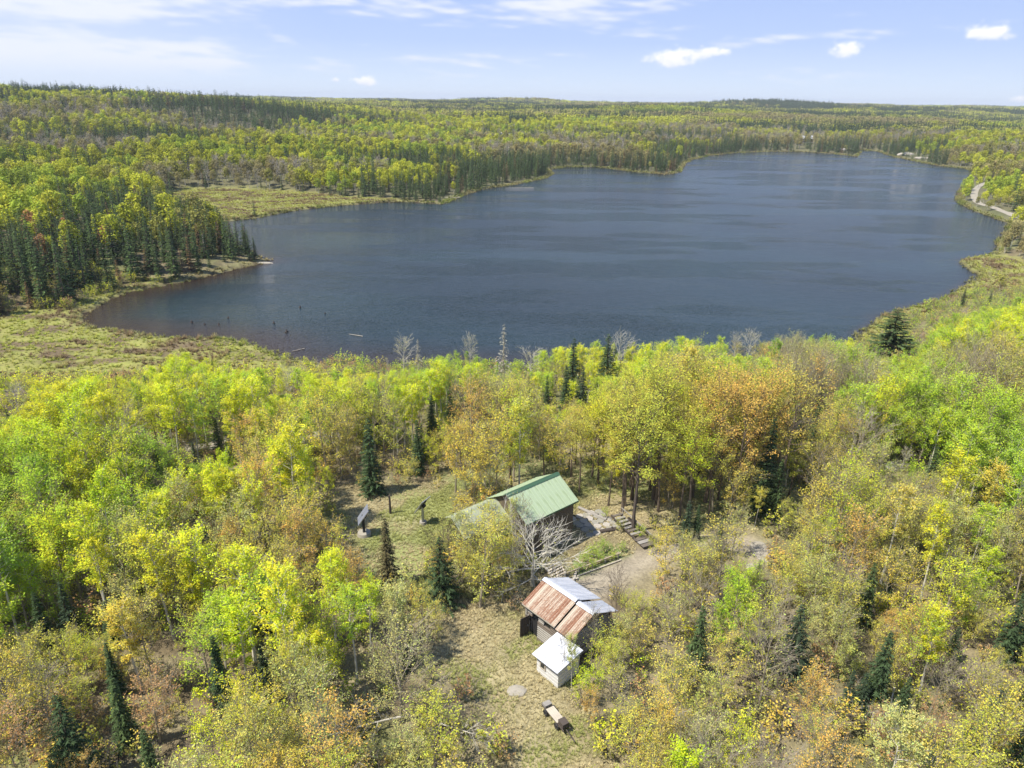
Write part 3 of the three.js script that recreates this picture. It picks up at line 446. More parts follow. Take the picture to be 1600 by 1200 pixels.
// ------------------------------------------------------------------ steps, terrace, garden rail, pallet, cart
{
  const rng = makeRng(17), dx = 2.47 / 5.37, dz = 4.77 / 5.37, turn = Math.atan2(dx, dz), h = thing('plank_steps', 'weathered grey plank steps running from the terrace to the yard', 'steps', [10.86, land(11.5, -61), -62.65], turn);
  for (const s of [-0.5, 0.5]) part('stringer', box(0.09, 0.2, 5.6), M.darkWood, h, [s, 0.42, 2.6], [0.09, 0, 0]);
  for (let i = 0; i < 7; i++) part('tread', box(1.1, 0.07, 0.30), rng() < 0.6 ? M.greyWood : M.trim, h, [0, 0.78 - i * 0.055, 0.2 + i * 0.52], [0, (rng() - 0.5) * 0.08, 0]);
  for (let i = 0; i < 3; i++) part('landing_board', box(1.3, 0.06, 0.46), i % 2 ? M.greyWood : M.trim, h, [0, 0.34, 4.15 + i * 0.56]);
  for (let i = 0; i < 3; i++) part('handrail_post', box(0.08, 0.9, 0.08), M.greyWood, h, [0.6, 0.95 - i * 0.1, 0.3 + i * 2.2]);
  part('handrail', box(0.07, 0.07, 5.0), M.greyWood, h, [0.6, 1.25, 2.5], [0.05, 0, 0]);
  const t = thing('terrace', 'grey stone slab terrace between house corner and plank steps', 'terrace', [8.5, land(8.5, -62), -62.2], turn), sgeo = [0, 1, 2].map((k) => { const g = new THREE.CylinderGeometry(0.42, 0.46, 0.12, 7, 1), p = g.attributes.position, r = makeRng(200 + k), f = {}; for (let i = 0; i < p.count; i++) { const a = Math.round(Math.atan2(p.getZ(i), p.getX(i)) * 4); f[a] ??= 0.8 + 0.4 * r(); p.setX(i, p.getX(i) * f[a]); p.setZ(i, p.getZ(i) * f[a]); } g.computeVertexNormals(); return g; });
  for (let i = -2; i <= 2; i++) for (let j = -2; j <= 2; j++) part('slab', sgeo[Math.floor(rng() * 3)], rng() < 0.6 ? M.stone : M.rock, t, [i * 0.8 + rng() * 0.2, 0.05 + rng() * 0.05, j * 0.8 + rng() * 0.2], [(rng() - 0.5) * 0.08, rng() * 6, (rng() - 0.5) * 0.08]);
  const L = (name, label, x0, z0, x1, z1, r, m, y = 0.15) => { const d = Math.hypot(x1 - x0, z1 - z0), o = thing(name, label, 'log', [(x0 + x1) / 2, land((x0 + x1) / 2, (z0 + z1) / 2) + y, (z0 + z1) / 2], Math.atan2(-(z1 - z0), x1 - x0)), g = new THREE.CylinderGeometry(r, r * 1.12, d, 9); g.rotateZ(Math.PI / 2); part('trunk', g, m, o); const e = new THREE.CylinderGeometry(r * 0.3, r * 0.4, 0.4, 6); part('stub', e, m, o, [d * 0.2, r * 1.1, 0], [0.4, 0, 0]); return o; };
  L('edging_log', 'long squared timber edging the terrace behind the house', 7.2, -64.9, 9.9, -62.6, 0.17, M.greyWood);
  L('edging_log', 'dark log lying along the upper side of the plank steps', 12.2, -62.8, 14.6, -58.4, 0.15, M.darkWood);
  L('edging_log', 'dark timber under the terrace lip facing the house shadow', 9.0, -60.4, 10.7, -60.9, 0.2, M.darkWood);
  const f = thing('rail_fence', 'low split-rail fence of two pale rails along the garden bed', 'fence', [4.9, land(7, -54.5), -53.1], Math.atan2(3.3, 5.6));
  for (let i = 0; i < 5; i++) part('post', new THREE.CylinderGeometry(0.06, 0.07, 0.6, 7), M.greyWood, f, [0.2 + i * 1.5, 0.28, 0.0]);
  for (const [y, z] of [[0.48, 0.09], [0.26, -0.09]]) { const g = new THREE.CylinderGeometry(0.06, 0.07, 6.4, 7); g.rotateZ(Math.PI / 2); part('rail', g, M.pale, f, [3.2, y, z], [0, 0, (y - 0.37) * 0.05]); }
  const g2 = new THREE.CylinderGeometry(0.06, 0.07, 5, 7); g2.rotateZ(Math.PI / 2); part('rail', g2, M.paleWood, f, [3.6, 0.1, 0.55]);
  const p = thing('pallet', 'pale wooden pallet leaning by the garden fence behind the shed', 'pallet', [4.2, land(4.5, -53) + 0.35, -53.6], 0.5); p.rotation.x = 0.5;
  for (let i = 0; i < 5; i++) part('slat', box(1.5, 0.03, 0.14), M.paleWood, p, [0, 0.06, -0.55 + i * 0.27]); for (const x of [-0.65, 0, 0.65]) part('runner', box(0.09, 0.1, 1.25), M.pale, p, [x, -0.01, 0]);
  for (const [k, [x, z, a]] of [[5.3, -52.6, 0.3], [5.9, -53.1, 1.3], [4.9, -52.2, -0.6]].entries()) { const o = thing('plank', ['longest', 'crossed', 'shortest'][k] + ' loose pale plank lying between pallet and rail fence', 'plank', [x, land(x, z) + 0.12 + k * 0.05, z], a); part('board', merge([box(1.9 - k * 0.3, 0.04, 0.2), shift(box(0.12, 0.08, 0.2), -0.6, -0.06, 0), shift(box(0.12, 0.08, 0.2), 0.6, -0.06, 0)]), M.paleWood, o); }
  // cart
  const cx = 3.35, cz = -37.05, c = thing('cart', 'low wooden cart with pale plank bed beside the grassy drive', 'cart', [cx, land(cx, cz), cz], Math.atan2(-2.27, 1.38));
  for (const z of [-0.3, -0.1, 0.1, 0.3]) part('plank', box(1.7, 0.05, 0.185), M.paleWood, c, [-0.1, 0.62, z]);
  for (const z of [-0.34, 0.34]) part('beam', box(3.4, 0.1, 0.08), M.darkWood, c, [0, 0.52, z]);
  part('crate', merge([box(0.7, 0.45, 0.62), shift(box(0.74, 0.05, 0.66), 0, 0.22, 0)]), M.darkWood, c, [1.15, 0.78, 0]); part('head_board', box(0.5, 0.25, 0.7), M.greyWood, c, [-1.35, 0.68, 0]);
  for (const x of [-0.9, 0.8]) { part('axle', box(0.07, 0.07, 1.0), M.darkWood, c, [x, 0.32, 0]); for (const z of [-0.48, 0.48]) { const w = new THREE.TorusGeometry(0.24, 0.07, 8, 16); part('wheel', merge([w, box(0.44, 0.05, 0.05), box(0.05, 0.44, 0.05)]), M.black, c, [x, 0.31, z]); } }
  c.scale.setScalar(0.8); part('drawbar', box(1.3, 0.06, 0.08), M.darkWood, c, [2.2, 0.35, 0], [0, 0, -0.15]);
}
// ------------------------------------------------------------------ stones, stumps, driftwood, far cottage
function stoneGeo(seed, sx, sy, sz) { const g = new THREE.IcosahedronGeometry(1, 3), p = g.attributes.position; for (let i = 0; i < p.count; i++) { const x = p.getX(i), y = p.getY(i), z = p.getZ(i), f = 0.72 + 0.5 * fbm(x * 1.6 + seed * 7.1 + 20, (y + z * 1.3) * 1.6 + 20, seed, 4); p.setXYZ(i, x * sx * f, Math.max(y, -0.35) * sy * f, z * sz * f); } g.computeVertexNormals(); return g; }
function stone(px, py, sx, sy, sz, mat, label, name = 'boulder', cat = 'boulder', sink = 0.25) { const [x, y, z] = onLand(px, py), m = part(numbered(name), stoneGeo(px % 97, sx, sy, sz), mat, scene, [x, y + sy * sink, z]); return tag(m, label, cat); }
stone(808, 1080, 0.75, 0.16, 0.55, M.rockPale, 'flat pale stone lying in the grassy drive near the cart');
stone(1190, 862, 1.1, 0.22, 1.7, M.rockPale, 'pale bare rock slab at the end of the yard track', 'rock_slab', 'rock');
stone(1178, 890, 0.6, 0.25, 0.9, M.rockPale, 'smaller pale rock just below the bare slab', 'rock_slab', 'rock');
stone(1206, 925, 1.0, 0.75, 0.8, M.rockDark, 'dark rounded boulder among the brush below the bare slab');
stone(1395, 733, 1.3, 0.8, 0.9, M.rock, 'pale grey boulder half hidden in the grey thicket');
stone(1250, 741, 0.6, 0.5, 0.5, M.rock, 'small lilac-grey boulder in the orange trees past the open wood');
stone(410, 408, 3.0, 0.4, 0.8, M.rockPale, 'low pale rock at the tip of the spruce point', 'shore_rock', 'rock', 0.4);
stone(1415, 247, 8, 2.2, 4, M.rockPale, 'pale rock face on the far shore past the narrows', 'shore_rock', 'rock', 0.2);
stone(1440, 252, 7, 1.4, 3, M.rockPale, 'lower pale ledge beside the far rock face', 'shore_rock', 'rock', 0.2);
stone(1320, 243, 9, 2, 4, M.rock, 'grassy rock point guarding the far narrows', 'shore_rock', 'rock', 0.3);
stone(785, 213, 11, 3.0, 8, M.rock, 'bare pale outcrop in the far yellow-green wood', 'rock_outcrop', 'rock', 0.5);
stone(800, 207, 10, 3, 7, M.rockPale, 'upper ledge of the bare outcrop in the far wood', 'rock_outcrop', 'rock', 0.6);
const wets = [[320, 507], [300, 504], [342, 508], [357, 497], [428, 505], [469, 481], [508, 490], [448, 519]];
wets.forEach(([px, py], i) => { const [x, z] = at(px, py, WL), r = makeRng(700 + i), g = merge([shift(new THREE.CylinderGeometry(0.16, 0.34, 0.75, 7), 0, 0.2, 0), shift(new THREE.ConeGeometry(0.12, 0.5, 5), 0.06, 0.7, 0.04, 0.2), shift(new THREE.CylinderGeometry(0.05, 0.12, 0.7, 5), 0.3, 0.12, 0.1, 0, 0, 1.0), shift(new THREE.CylinderGeometry(0.05, 0.12, 0.7, 5), -0.25, 0.1, -0.12, 0.4, 0, -1.0)]); const m = part(numbered('stump'), g, M.darkWood, scene, [x, WL, z], [0, r() * 6, 0]); m.scale.setScalar(0.45 + 0.45 * r()); tag(m, 'dark drowned stump rising from the shallow bay beside the marsh', 'stump', 'drowned stumps in the bay'); });
[[466, 547, 0.7, 2.6, 'white driftwood log floating off the near shore'], [556, 524, -0.4, 3.4, 'grey waterlogged trunk floating just off the near shore'], [812, 294, 0.15, 16, 'long pale fallen trunk lying in the water on the far shore'], [700, 309, 0.3, 12, 'pale trunk stranded on the far spruce shore'], [292, 366, -0.15, 11, 'pale birch trunk fallen across the spruce point']].forEach(([px, py, a, len, label], i) => {
  const [x, y, z] = i < 3 ? [at(px, py, WL)[0], WL, at(px, py, WL)[1]] : onLand(px, py), o = thing('driftwood_log', label, 'log', [x, Math.max(y, WL) + (i === 4 ? 4 : 0.05), z], a), r = 0.03 + (i < 2 ? 0.012 : 0.009) * len; const g = new THREE.CylinderGeometry(r * 0.5, r, len, 8); g.rotateZ(Math.PI / 2); part('trunk', g, M.paleWood, o); for (let k = 0; k < 3; k++) part('branch', new THREE.CylinderGeometry(r * 0.12, r * 0.3, len * 0.2, 5), M.paleWood, o, [len * (0.1 + 0.12 * k), len * 0.06, (k - 1) * len * 0.05], [(k - 1) * 0.9, 0, -0.6]);
});
{
  const [x, y, z] = onLand(1254, 229), h = thing('cottage', 'low white-roofed cottage among trees on the far lakeshore', 'cottage', [x, y + 0.5, z], 0.15);
  for (const s of [-1, 1]) part('wall', siding(19, 4, 0.3, 0.6), M.siding, h, [0, 0, s * 4]); for (const s of [-1, 1]) part('gable_wall', gableWall(8, 4, 6.6, 0.3), M.siding, h, [s * 9.4, 0, 0], [0, Math.PI / 2, 0]);
  for (const s of [-1, 1]) part('roof', sheet(21, Math.hypot(5.2, 3.1), 14, 0.1), M.white2, h, [0, 5.5, s * 2.6], [s * Math.atan2(3.1, 5.2), 0, 0]);
  for (const k of [-6, -2, 2, 6]) windowOn(h, k, 2.2, 4.2, 1.8, 1.6, 0); part('deck', box(20, 0.3, 3), M.paleWood, h, [0, 0.1, 5.8]); part('chimney', box(1, 2.4, 1), M.stone, h, [4, 7.2, -1]);
}
// gravel roads: flat strips laid on the land
function road(name, pts, w, label) {
  const P = [], U = [], I = []; const c = new THREE.CatmullRomCurve3(pts.map(([px, py]) => { const [x, , z] = onLand(px, py); return new THREE.Vector3(x, 0, z); })), N = 60;
  for (let i = 0; i <= N; i++) { const p = c.getPoint(i / N), t = c.getTangent(i / N), nx = -t.z, nz = t.x; for (let k = -2; k <= 2; k++) { const x = p.x + nx * w * k / 4, z = p.z + nz * w * k / 4; P.push(x, land(x, z) + 0.14 - 0.02 * Math.abs(k), z); U.push(x / 5, z / 5); } if (i) for (let k = 0; k < 4; k++) { const a = (i - 1) * 5 + k, b = i * 5 + k; I.push(a, a + 1, b, a + 1, b + 1, b); } }
  const g = new THREE.BufferGeometry(); g.setAttribute('position', new THREE.Float32BufferAttribute(P, 3)); g.setAttribute('uv', new THREE.Float32BufferAttribute(U, 2)); g.setIndex(I); g.computeVertexNormals(); M.gravel.side = THREE.DoubleSide; struct(name, g, M.gravel, label);
}
road('road', [[-60, 745], [27, 733], [120, 718], [220, 705], [330, 694], [400, 688], [470, 684], [540, 684]], 3.6, 'pale gravel road glimpsed between the aspen trunks');
road('far_road', [[1549, 283], [1535, 288], [1525, 296], [1523, 309], [1533, 319], [1556, 326], [1580, 336], [1600, 342]], 3.4, 'pale gravel road curving round the bank across the lake');


// ------------------------------------------------------------------ where the forest stands
// survey of crown colours: Y yellow-green, G green, O orange, M olive-yellow, R red-brown, L pale olive, B leafless
const SURVEY = `40 620 Y,120 640 Y,200 620 Y,290 600 Y,350 620 Y,40 700 Y,100 690 Y,180 720 Y,240 700 Y,120 760 Y,30 770 G,60 850 G,150 830 Y,200 800 G,275 700 G,110 800 M,330 790 O,360 800 Y,400 740 O,390 850 O,300 860 L,340 830 L,250 850 Y,20 920 G,60 900 G,140 880 Y,200 900 L,280 890 M,330 920 Y,300 960 M,
100 1010 O,60 1000 M,150 1030 M,30 1060 M,120 1060 R,260 1060 R,220 1100 R,290 1090 L,330 1010 Y,400 900 Y,420 960 Y,500 940 Y,520 990 Y,470 1000 Y,380 1080 Y,350 1150 L,40 1150 O,80 1160 M,200 1180 M,280 1170 L,450 1080 L,640 1000 L,600 960 L,680 1010 L,560 1060 L,520 1150 M,620 1170 L,700 1130 L,
430 860 M,450 830 O,480 880 M,410 800 Y,500 860 O,520 740 Y,430 720 M,470 700 O,560 690 M,620 700 M,690 680 O,700 720 O,660 650 Y,560 620 Y,480 620 Y,430 640 Y,600 590 Y,680 570 G,740 570 G,740 610 Y,800 600 M,770 660 O,820 680 Y,780 640 B,860 660 Y,880 650 O,850 700 M,920 640 O,960 650 Y,1000 640 M,1010 690 M,
1070 620 O,1080 690 O,1100 650 M,1140 610 Y,1180 630 O,1050 560 Y,1000 570 Y,940 580 Y,1130 560 G,1180 560 G,1100 590 B,1230 560 B,1240 620 B,1300 560 L,1290 600 B,1330 560 L,1270 650 O,1290 660 O,1210 690 M,1300 720 B,1340 740 B,1250 740 B,1380 760 B,1400 690 G,1440 660 G,1390 600 G,1480 520 G,1560 490 G,1550 540 Y,
1430 560 Y,1500 590 B,1560 600 M,1440 590 L,1500 640 L,1520 680 G,1580 700 G,1560 760 G,1480 760 M,1450 740 L,1230 810 O,1270 820 O,1300 800 Y,1340 830 M,1400 820 M,1450 830 M,1500 860 Y,1560 870 Y,1540 900 Y,1470 890 Y,1440 950 O,1400 970 Y,1350 990 Y,1280 900 M,1250 950 B,1300 960 L,1130 850 L,1060 870 O,1060 900 M,
1110 880 B,1160 920 G,1030 950 Y,1000 920 M,1050 1000 M,1140 1000 B,1170 1050 M,1150 1090 O,1010 1080 O,980 1100 Y,950 1080 M,1090 1120 B,1140 1160 B,1040 1150 M,1220 1120 O,1300 1100 O,1280 1150 O,1380 1110 O,1400 1140 R,1450 1080 B,1480 1060 B,1500 1130 M,1540 1150 M,1340 1180 L,1590 960 M,1590 1100 Y,1220 1080 M,1000 1170 Y`
  .split(/,\s*/).map((t) => { const [x, y, k] = t.split(' '); return [...at(+x, +y, 5), k]; });
function speciesAt(x, z, rng) { let best = 1e9, k = 'Y'; const jx = x + (rng() - 0.5) * 5, jz = z + (rng() - 0.5) * 6; for (const a of SURVEY) { const d = (a[0] - jx) ** 2 + (a[1] - jz) ** 2; if (d < best) { best = d; k = a[2]; } } return k; }
// highest row that crowns of the near wood reach, and what must stay in sight
const TOPS = [[-200, 610], [0, 600], [60, 598], [150, 582], [230, 578], [290, 548], [350, 568], [430, 575], [600, 577], [650, 562], [680, 552], [740, 548], [800, 560], [850, 548], [900, 534], [960, 532], [1000, 534], [1050, 522], [1130, 527], [1230, 515], [1330, 527], [1345, 548], [1420, 548], [1440, 520], [1480, 492], [1530, 474], [1600, 458], [1800, 450]];
const topAt = (px) => { for (let i = 1; i < TOPS.length; i++) if (px < TOPS[i][0]) return lerp(TOPS[i - 1][1], TOPS[i][1], (px - TOPS[i - 1][0]) / (TOPS[i][0] - TOPS[i - 1][0])); return 450; };
const SIGHT = [[788, 738, 908, 824, 800], [838, 795, 902, 848, 835], [816, 908, 946, 1008], [838, 985, 912, 1062], [556, 796, 596, 846], [648, 774, 684, 832], [598, 774, 624, 812], [905, 795, 1015, 864], [880, 850, 968, 908], [850, 1092, 890, 1148], [925, 882, 1010, 918], [1160, 842, 1200, 872], [540, 770, 700, 850], [570, 850, 660, 900], [700, 985, 835, 1050], [760, 1040, 850, 1130], [800, 1100, 900, 1200]];
const HOUSE_FOOT = poly([676, 842, 800, 800, 905, 775, 975, 830, 960, 890, 880, 915, 820, 870, 700, 880], 0); NEAR_BOXES.set(HOUSE_FOOT, box2(HOUSE_FOOT));
const SHED_FOOT = [shedAt(-1.2, 3.6), shedAt(7, 6), shedAt(7, -3.5), shedAt(-1.2, -3.5)].map((p) => [p[0], p[2]]); NEAR_BOXES.set(SHED_FOOT, box2(SHED_FOOT));
const BUILT = [HOUSE_FOOT, SHED_FOOT, DRIVE, GLADE, YARD];
const onSpit = (x, z) => { const q = project(x, WL + 1, z); return q && q[0] < 430 && q[1] < 508; };
const nearTrees = [];
{
  const rng = makeRng(77), cell = 2.02;
  for (let gz = -185; gz < -18; gz += cell) for (let gx = -150; gx < 150; gx += cell) {
    const x = gx + (rng() - 0.5) * cell * 0.95, z = gz + (rng() - 0.5) * cell * 0.95, r1 = rng(), r2 = rng(), r3 = rng(), r4 = rng(), r5 = rng();
    const pj = project(x, 4, z);
    if (!pj || pj[0] < -130 || pj[0] > 1730 || pj[1] > 1330) continue;
    if (x < -20 && z < -125 && onSpit(x, z)) continue;
    const sd = sdLake(x, z); if (sd < 1.2) continue;
    let m = 20; for (const P of MARSHES) m = Math.min(m, sdFast(P, x, z));
    if (m < 1.5 + 5 * (r5 - 0.4)) continue;
    let b = 20; for (const P of BUILT) b = Math.min(b, sdFast(P, x, z));
    if (b < 0.7) continue;
    const ow = sdFast(OPENWOOD, x, z) < 0;
    let code = speciesAt(x, z, rng), keep = ow ? 0.7 : { Y: 0.80, G: 0.68, O: 0.6, M: 0.6, R: 0.62, L: 0.62, B: 0.78 }[code];
    if (r1 > keep) continue;
    const y = land(x, z, sd), base = project(x, y, z);
    if (code === 'Y' && base[0] > 850 && base[1] > 880 && r5 < 0.6) code = r5 < 0.3 ? 'M' : 'L';
    let kind, hue = code;
    if (code === 'Y') kind = r2 < 0.72 ? 'aspen' : r2 < 0.80 ? 'broad' : r2 < 0.93 ? 'maple' : 'bare';
    else if (code === 'G') kind = r2 < 0.45 ? 'broad' : r2 < 0.85 ? 'aspen' : 'thicket';
    else if (code === 'B') kind = r2 < 0.55 ? 'bare' : r2 < 0.8 ? 'maple' : 'thicket', hue = r2 < 0.7 ? 'L' : 'M';
    else kind = r2 < 0.56 ? 'maple' : r2 < 0.90 ? 'thicket' : r2 < 0.945 ? 'bare' : 'aspen';
    if (ow && r2 < 0.8) { kind = 'canopy'; if (code === 'B') hue = 'M'; }
    if (kind === 'aspen' && base[0] > 850 && base[1] > 860 && r5 < 0.75) kind = 'maple';
    if (hue === 'O' && r3 < 0.45) hue = r3 < 0.25 ? 'M' : 'Y';
    if (r4 < 0.06 && !ow) { kind = 'spruce'; hue = 'S'; } else if (r4 > 0.9) hue = { Y: 'G', G: 'Y', O: 'M', M: 'O', R: 'M', L: 'M', B: 'O' }[code];
    const v = Math.floor(r3 * 97), sy = 0.92 + 0.2 * r5, full = fullOf(kind, v) * sy;
    let s = (0.72 + 0.42 * r3) * (base[1] < 720 ? 1.08 : base[1] > 980 ? (base[0] > 850 ? 0.72 : kind !== 'aspen' ? 0.78 : 0.88) : base[1] > 860 && base[0] > 1000 ? 0.84 : 0.95) * (kind === 'spruce' ? 0.72 : 1);
    // keep the sight lines that the place has: no crown before the buildings, the glade, the drive or the open lake
    let ok = false;
    for (let tries = 0; tries < 7 && !ok; tries++) {
      const top = project(x, y + full * s, z), w = F / base[2] * 1.7 * s;
      ok = top[1] > topAt(base[0]) + (r5 - 0.3) * 18 || base[1] > 1500;
      for (const [a0, b0, a1, b1, line] of SIGHT) if (base[0] + w > a0 && base[0] - w < a1 && base[1] > (line ?? b0 + 6) && top[1] < b1 - 4) ok = false;
      if (!ok) s *= 0.8;
    }
    if (!ok || s < 0.22) continue;
    nearTrees.push({ kind, hue, x, y, z, s, sy, turn: r2 * 37, v, hi: Math.floor(r4 * 89), px: base[0], py: base[1], d: base[2] });
  }
}
// trees that one can tell from the rest, each where the survey shows it
PROTO.whitepine = [spruce(601, { h: 10, r: 4.0, base: 0.08, layers: 17, nb: 11, sprays: 6, needle: 0.6, droop: -0.06, pow: 0.55, gap: 0.10, bare: true })];
PROTO.deadspruce = [spruce(603, { h: 12, r: 2.0, base: 0.12, layers: 26, nb: 7, sprays: 2.2, needle: 0.34, droop: 0.15, gap: 0.25, bare: true })];
PROTO.spread = [broadleaf(610, { h: 6.5, r: 0.2, base: 0.14, cr: 3.6, shape: 'vase', limbs: 22, subs: 8, twigs: 7, leaves: 0.6, leafS: 0.07, el0: 0.15, el1: 1.0, twigR: 0.014 }), broadleaf(611, { h: 9, r: 0.26, base: 0.16, cr: 4.3, shape: 'round', limbs: 26, subs: 9, twigs: 4, leaves: 21, leafS: 0.072, spread: 0.4, el0: 0.45, el1: 1.15, gap: 0.1 })];
Object.assign(KIND, { whitepine: ['pine_tree', '', 'tree', 'brown'], deadspruce: ['dead_spruce', '', 'tree', 'silver'], spread: ['spreading_tree', '', 'tree', 'silver'] });
const specials = [], shown = [], marks = [[-14.25, -59.13, 'grey solar panel on a dark post'], [-8.8, -61.6, 'pale solar panel by the house wing'], [-12.45, -63.61, 'wooden post in the glade'], [23.7, -57.9, 'pale bare rock slab'], [23.2, -51.6, 'dark rounded boulder'], [3.35, -37, 'low wooden cart'], [12, -60, 'plank steps'], [8, -46, 'white slope of the log shed'], [5.5, -40, 'small white shed']];
function special(kind, v, hue, hi, px, py, topY, label, o = {}) {
  const [x, y, z] = onLand(px, py); let lo = 0.5, up = 40; for (let i = 0; i < 30; i++) { const m = (lo + up) / 2; project(x, y + m, z)[1] > topY ? lo = m : up = m; }
  { const hw = kind === 'spruce' ? 0.13 * (py - topY) : 0.28 * (py - topY); if (o.show ?? (kind === 'spruce' || kind === 'whitepine' || kind === 'deadspruce' || kind === 'bare' || py < 650)) shown.push([px - hw, px + hw, topY, py]); }
  const s = lo / fullOf(kind, v), wide = o.wide ?? 1; specials.push([x, z, (o.clear ?? 1.5)]); if (label.split(' ').length <= 12) marks.push([x, z, label.replace(/^(pair of )/, '$1')]);
  const t = plant(kind, v, hue, hi, x, y, z, s * wide, 1 / wide, (px * 0.37) % 6.28, label, null, o.mats ?? {}); if (o.lean) t.rotation.z = o.lean; return t;
}
const S_ = (px, py, top, label, o = {}) => special('spruce', o.v ?? Math.floor(px) % 6, 'S', px % 3, px, py, top, label, o);
S_(582, 772, 652, 'tall dark spruce at the back edge of the solar panel glade', { v: 1 });
S_(607, 914, 808, 'thin brown-tinged spruce below the wooden post in the glade', { v: 1, mats: { leaf: brownNeedles } });
S_(690, 944, 838, 'broad dark spruce on the house side of the glade', { v: 3, wide: 1.15 });
S_(1070, 847, 781, 'taller of the twin small spruces at the steps foot', { v: 1 });
S_(1086, 845, 788, 'shorter of the twin small spruces at the steps foot', { v: 0 });
S_(1188, 800, 652, 'tallest spruce at the far side of the open wood', { v: 0 });
S_(1207, 812, 716, 'dark spruce crowding the tallest one by the open wood', { v: 2 });
S_(1243, 702, 644, 'small pointed spruce rising out of the orange maples', { v: 0 });
S_(945, 620, 520, 'big dark spruce on the near shore behind the house', { v: 3 });
S_(893, 622, 527, 'tall spruce on the near shore beside the big dark one', { v: 1 });
S_(853, 650, 586, 'first of three slim spruces in line by the shore', { v: 0 });
S_(882, 652, 568, 'tallest of three slim spruces in line by the shore', { v: 0 });
S_(908, 650, 574, 'last of three slim spruces in line by the shore', { v: 1 });
S_(703, 668, 602, 'slim spruce in front of the bright green shore trees', { v: 0 });
S_(676, 690, 612, 'slim spruce just before the orange maples by the glade', { v: 0 });
S_(654, 740, 655, 'thin dark spruce between tall spruce and orange maple', { v: 0 });
S_(346, 722, 655, 'dark spruce in front of the gravel road gap', { v: 1 });
S_(308, 738, 690, 'small dark spruce beside the gravel road gap', { v: 2 });
S_(75, 1010, 924, 'slim dark spruce deep in the aspen wood, farther of two', { v: 1 });
S_(116, 1000, 908, 'slim dark spruce deep in the aspen wood, nearer the glade', { v: 2 });
S_(180, 1012, 938, 'short dark spruce behind the olive saplings', { v: 1 });
S_(186, 1090, 1003, 'slender spruce above the reddish maple', { v: 0 });
S_(202, 1168, 1058, 'slender spruce beside the reddish maple', { v: 1 });
S_(354, 1120, 992, 'tall slender spruce beside the bright yellow-green saplings', { v: 0 });
S_(126, 1225, 1085, 'wide dark spruce nearest the camera among orange saplings', { v: 3 });
S_(244, 1232, 1138, 'small green spruce nearest the camera below the reddish maple', { v: 1 });
S_(1084, 1060, 945, 'dark spruce behind pale saplings past the white shed', { v: 2 });
S_(1232, 1056, 943, 'full dark spruce in the wood past the bare rock', { v: 3 });
S_(1345, 975, 878, 'dark spruce beside a dead grey trunk beyond the rock', { v: 1 });
S_(1362, 1105, 985, 'tall spruce over a clump of young spruces', { v: 1 });
S_(1340, 1112, 1050, 'young spruce on the rock side of the spruce clump', { v: 3 });
S_(1322, 1102, 1046, 'smallest young spruce of the spruce clump', { v: 2 });
S_(1482, 1036, 978, 'short dark spruce among yellow saplings', { v: 3 });
S_(1566, 1036, 922, 'tall dark spruce by the yellow saplings farthest from the yard', { v: 2 });
S_(1592, 1030, 932, 'dark spruce close behind the tall one past the yellow saplings', { v: 1 });
S_(1566, 1246, 1108, 'dark spruce nearest the camera in the sparse wood', { v: 2 });
S_(1590, 1130, 1020, 'dark ragged spruce at the edge of the sparse wood', { v: 3 });
special('whitepine', 0, 'S', 1, 1388, 556, 481, 'broad layered pine standing alone by the near shore', { wide: 1.05, clear: 4 });
S_(1502, 480, 447, 'thin pointed spruce on the marshy bank beyond the pine', { v: 0 });
S_(1543, 482, 455, 'short spruce on the marshy bank beyond the pine', { v: 1 });
special('deadspruce', 0, 'S', 0, 787, 612, 505, 'tall pale grey spruce hung with lichen on the near shore', { mats: { leaf: paleNeedles }, clear: 2 });
special('deadspruce', 0, 'S', 0, 655, 592, 529, 'small dead grey spruce beside the round bare tree', { mats: { leaf: paleNeedles } });
[[630, 590, 516, 'round pale leafless tree leaning over the near water', 1.2], [735, 588, 514, 'tall half-bare tree above the bright green shore crowns', 0.9], [830, 602, 536, 'wide whitish leafless tree on the shore behind the house', 1.3], [963, 592, 510, 'wide white leafless crown on the shore behind the big spruce', 1.3], [1146, 575, 511, 'smaller of two white leafless crowns above the green trees', 0.9], [1168, 575, 509, 'larger of two white leafless crowns above the green trees', 1.1], [455, 640, 566, 'thin whitish leafless tree at the marsh corner', 0.7], [35, 665, 590, 'whitish leafless tree among aspens near the marsh', 0.9], [1405, 745, 690, 'white-limbed dead tree over the pale grey boulder', 0.9], [605, 582, 556, 'pair of pale broken snags at the water edge', 0.5]].forEach(([px, py, t, label, w], i) => special('bare', i, 'M', 0, px, py, t, label, { wide: w, mats: { bark: BARK.pale } }));
special('spread', 0, 'L', 0, 832, 915, 782, 'wide leafless grey tree spreading in front of the house wall', { wide: 1.35, clear: 3, mats: { bark: BARK.pale } });
special('spread', 1, 'L', 1, 628, 1128, 938, 'big pale olive spreading tree beside the grassy drive', { clear: 5, wide: 1.0 });
special('maple', 1, 'M', 0, 750, 948, 778, 'tall olive tree with dark trunk in front of the house wing', { wide: 1.1, clear: 2.5 });
special('maple', 4, 'M', 1, 782, 905, 788, 'olive budding tree hiding the join of house and wing', { clear: 2 });
special('maple', 3, 'L', 1, 722, 912, 800, 'thin-leaved tree in front of the low house wing', { clear: 2 });
special('bare', 2, 'M', 0, 686, 946, 806, 'slender leafless tree with upswept branches beside the glade', { wide: 0.7, mats: { bark: BARK.brown } });
special('canopy', 0, 'M', 1, 990, 830, 600, 'great tree with thick dark trunk beside the plank steps', { wide: 1.0, clear: 3, mats: { bark: BARK.dark } });
special('broad', 2, 'Y', 0, 512, 776, 720, 'round bright yellow-green bush on the glade edge', { wide: 1.1, clear: 3 });
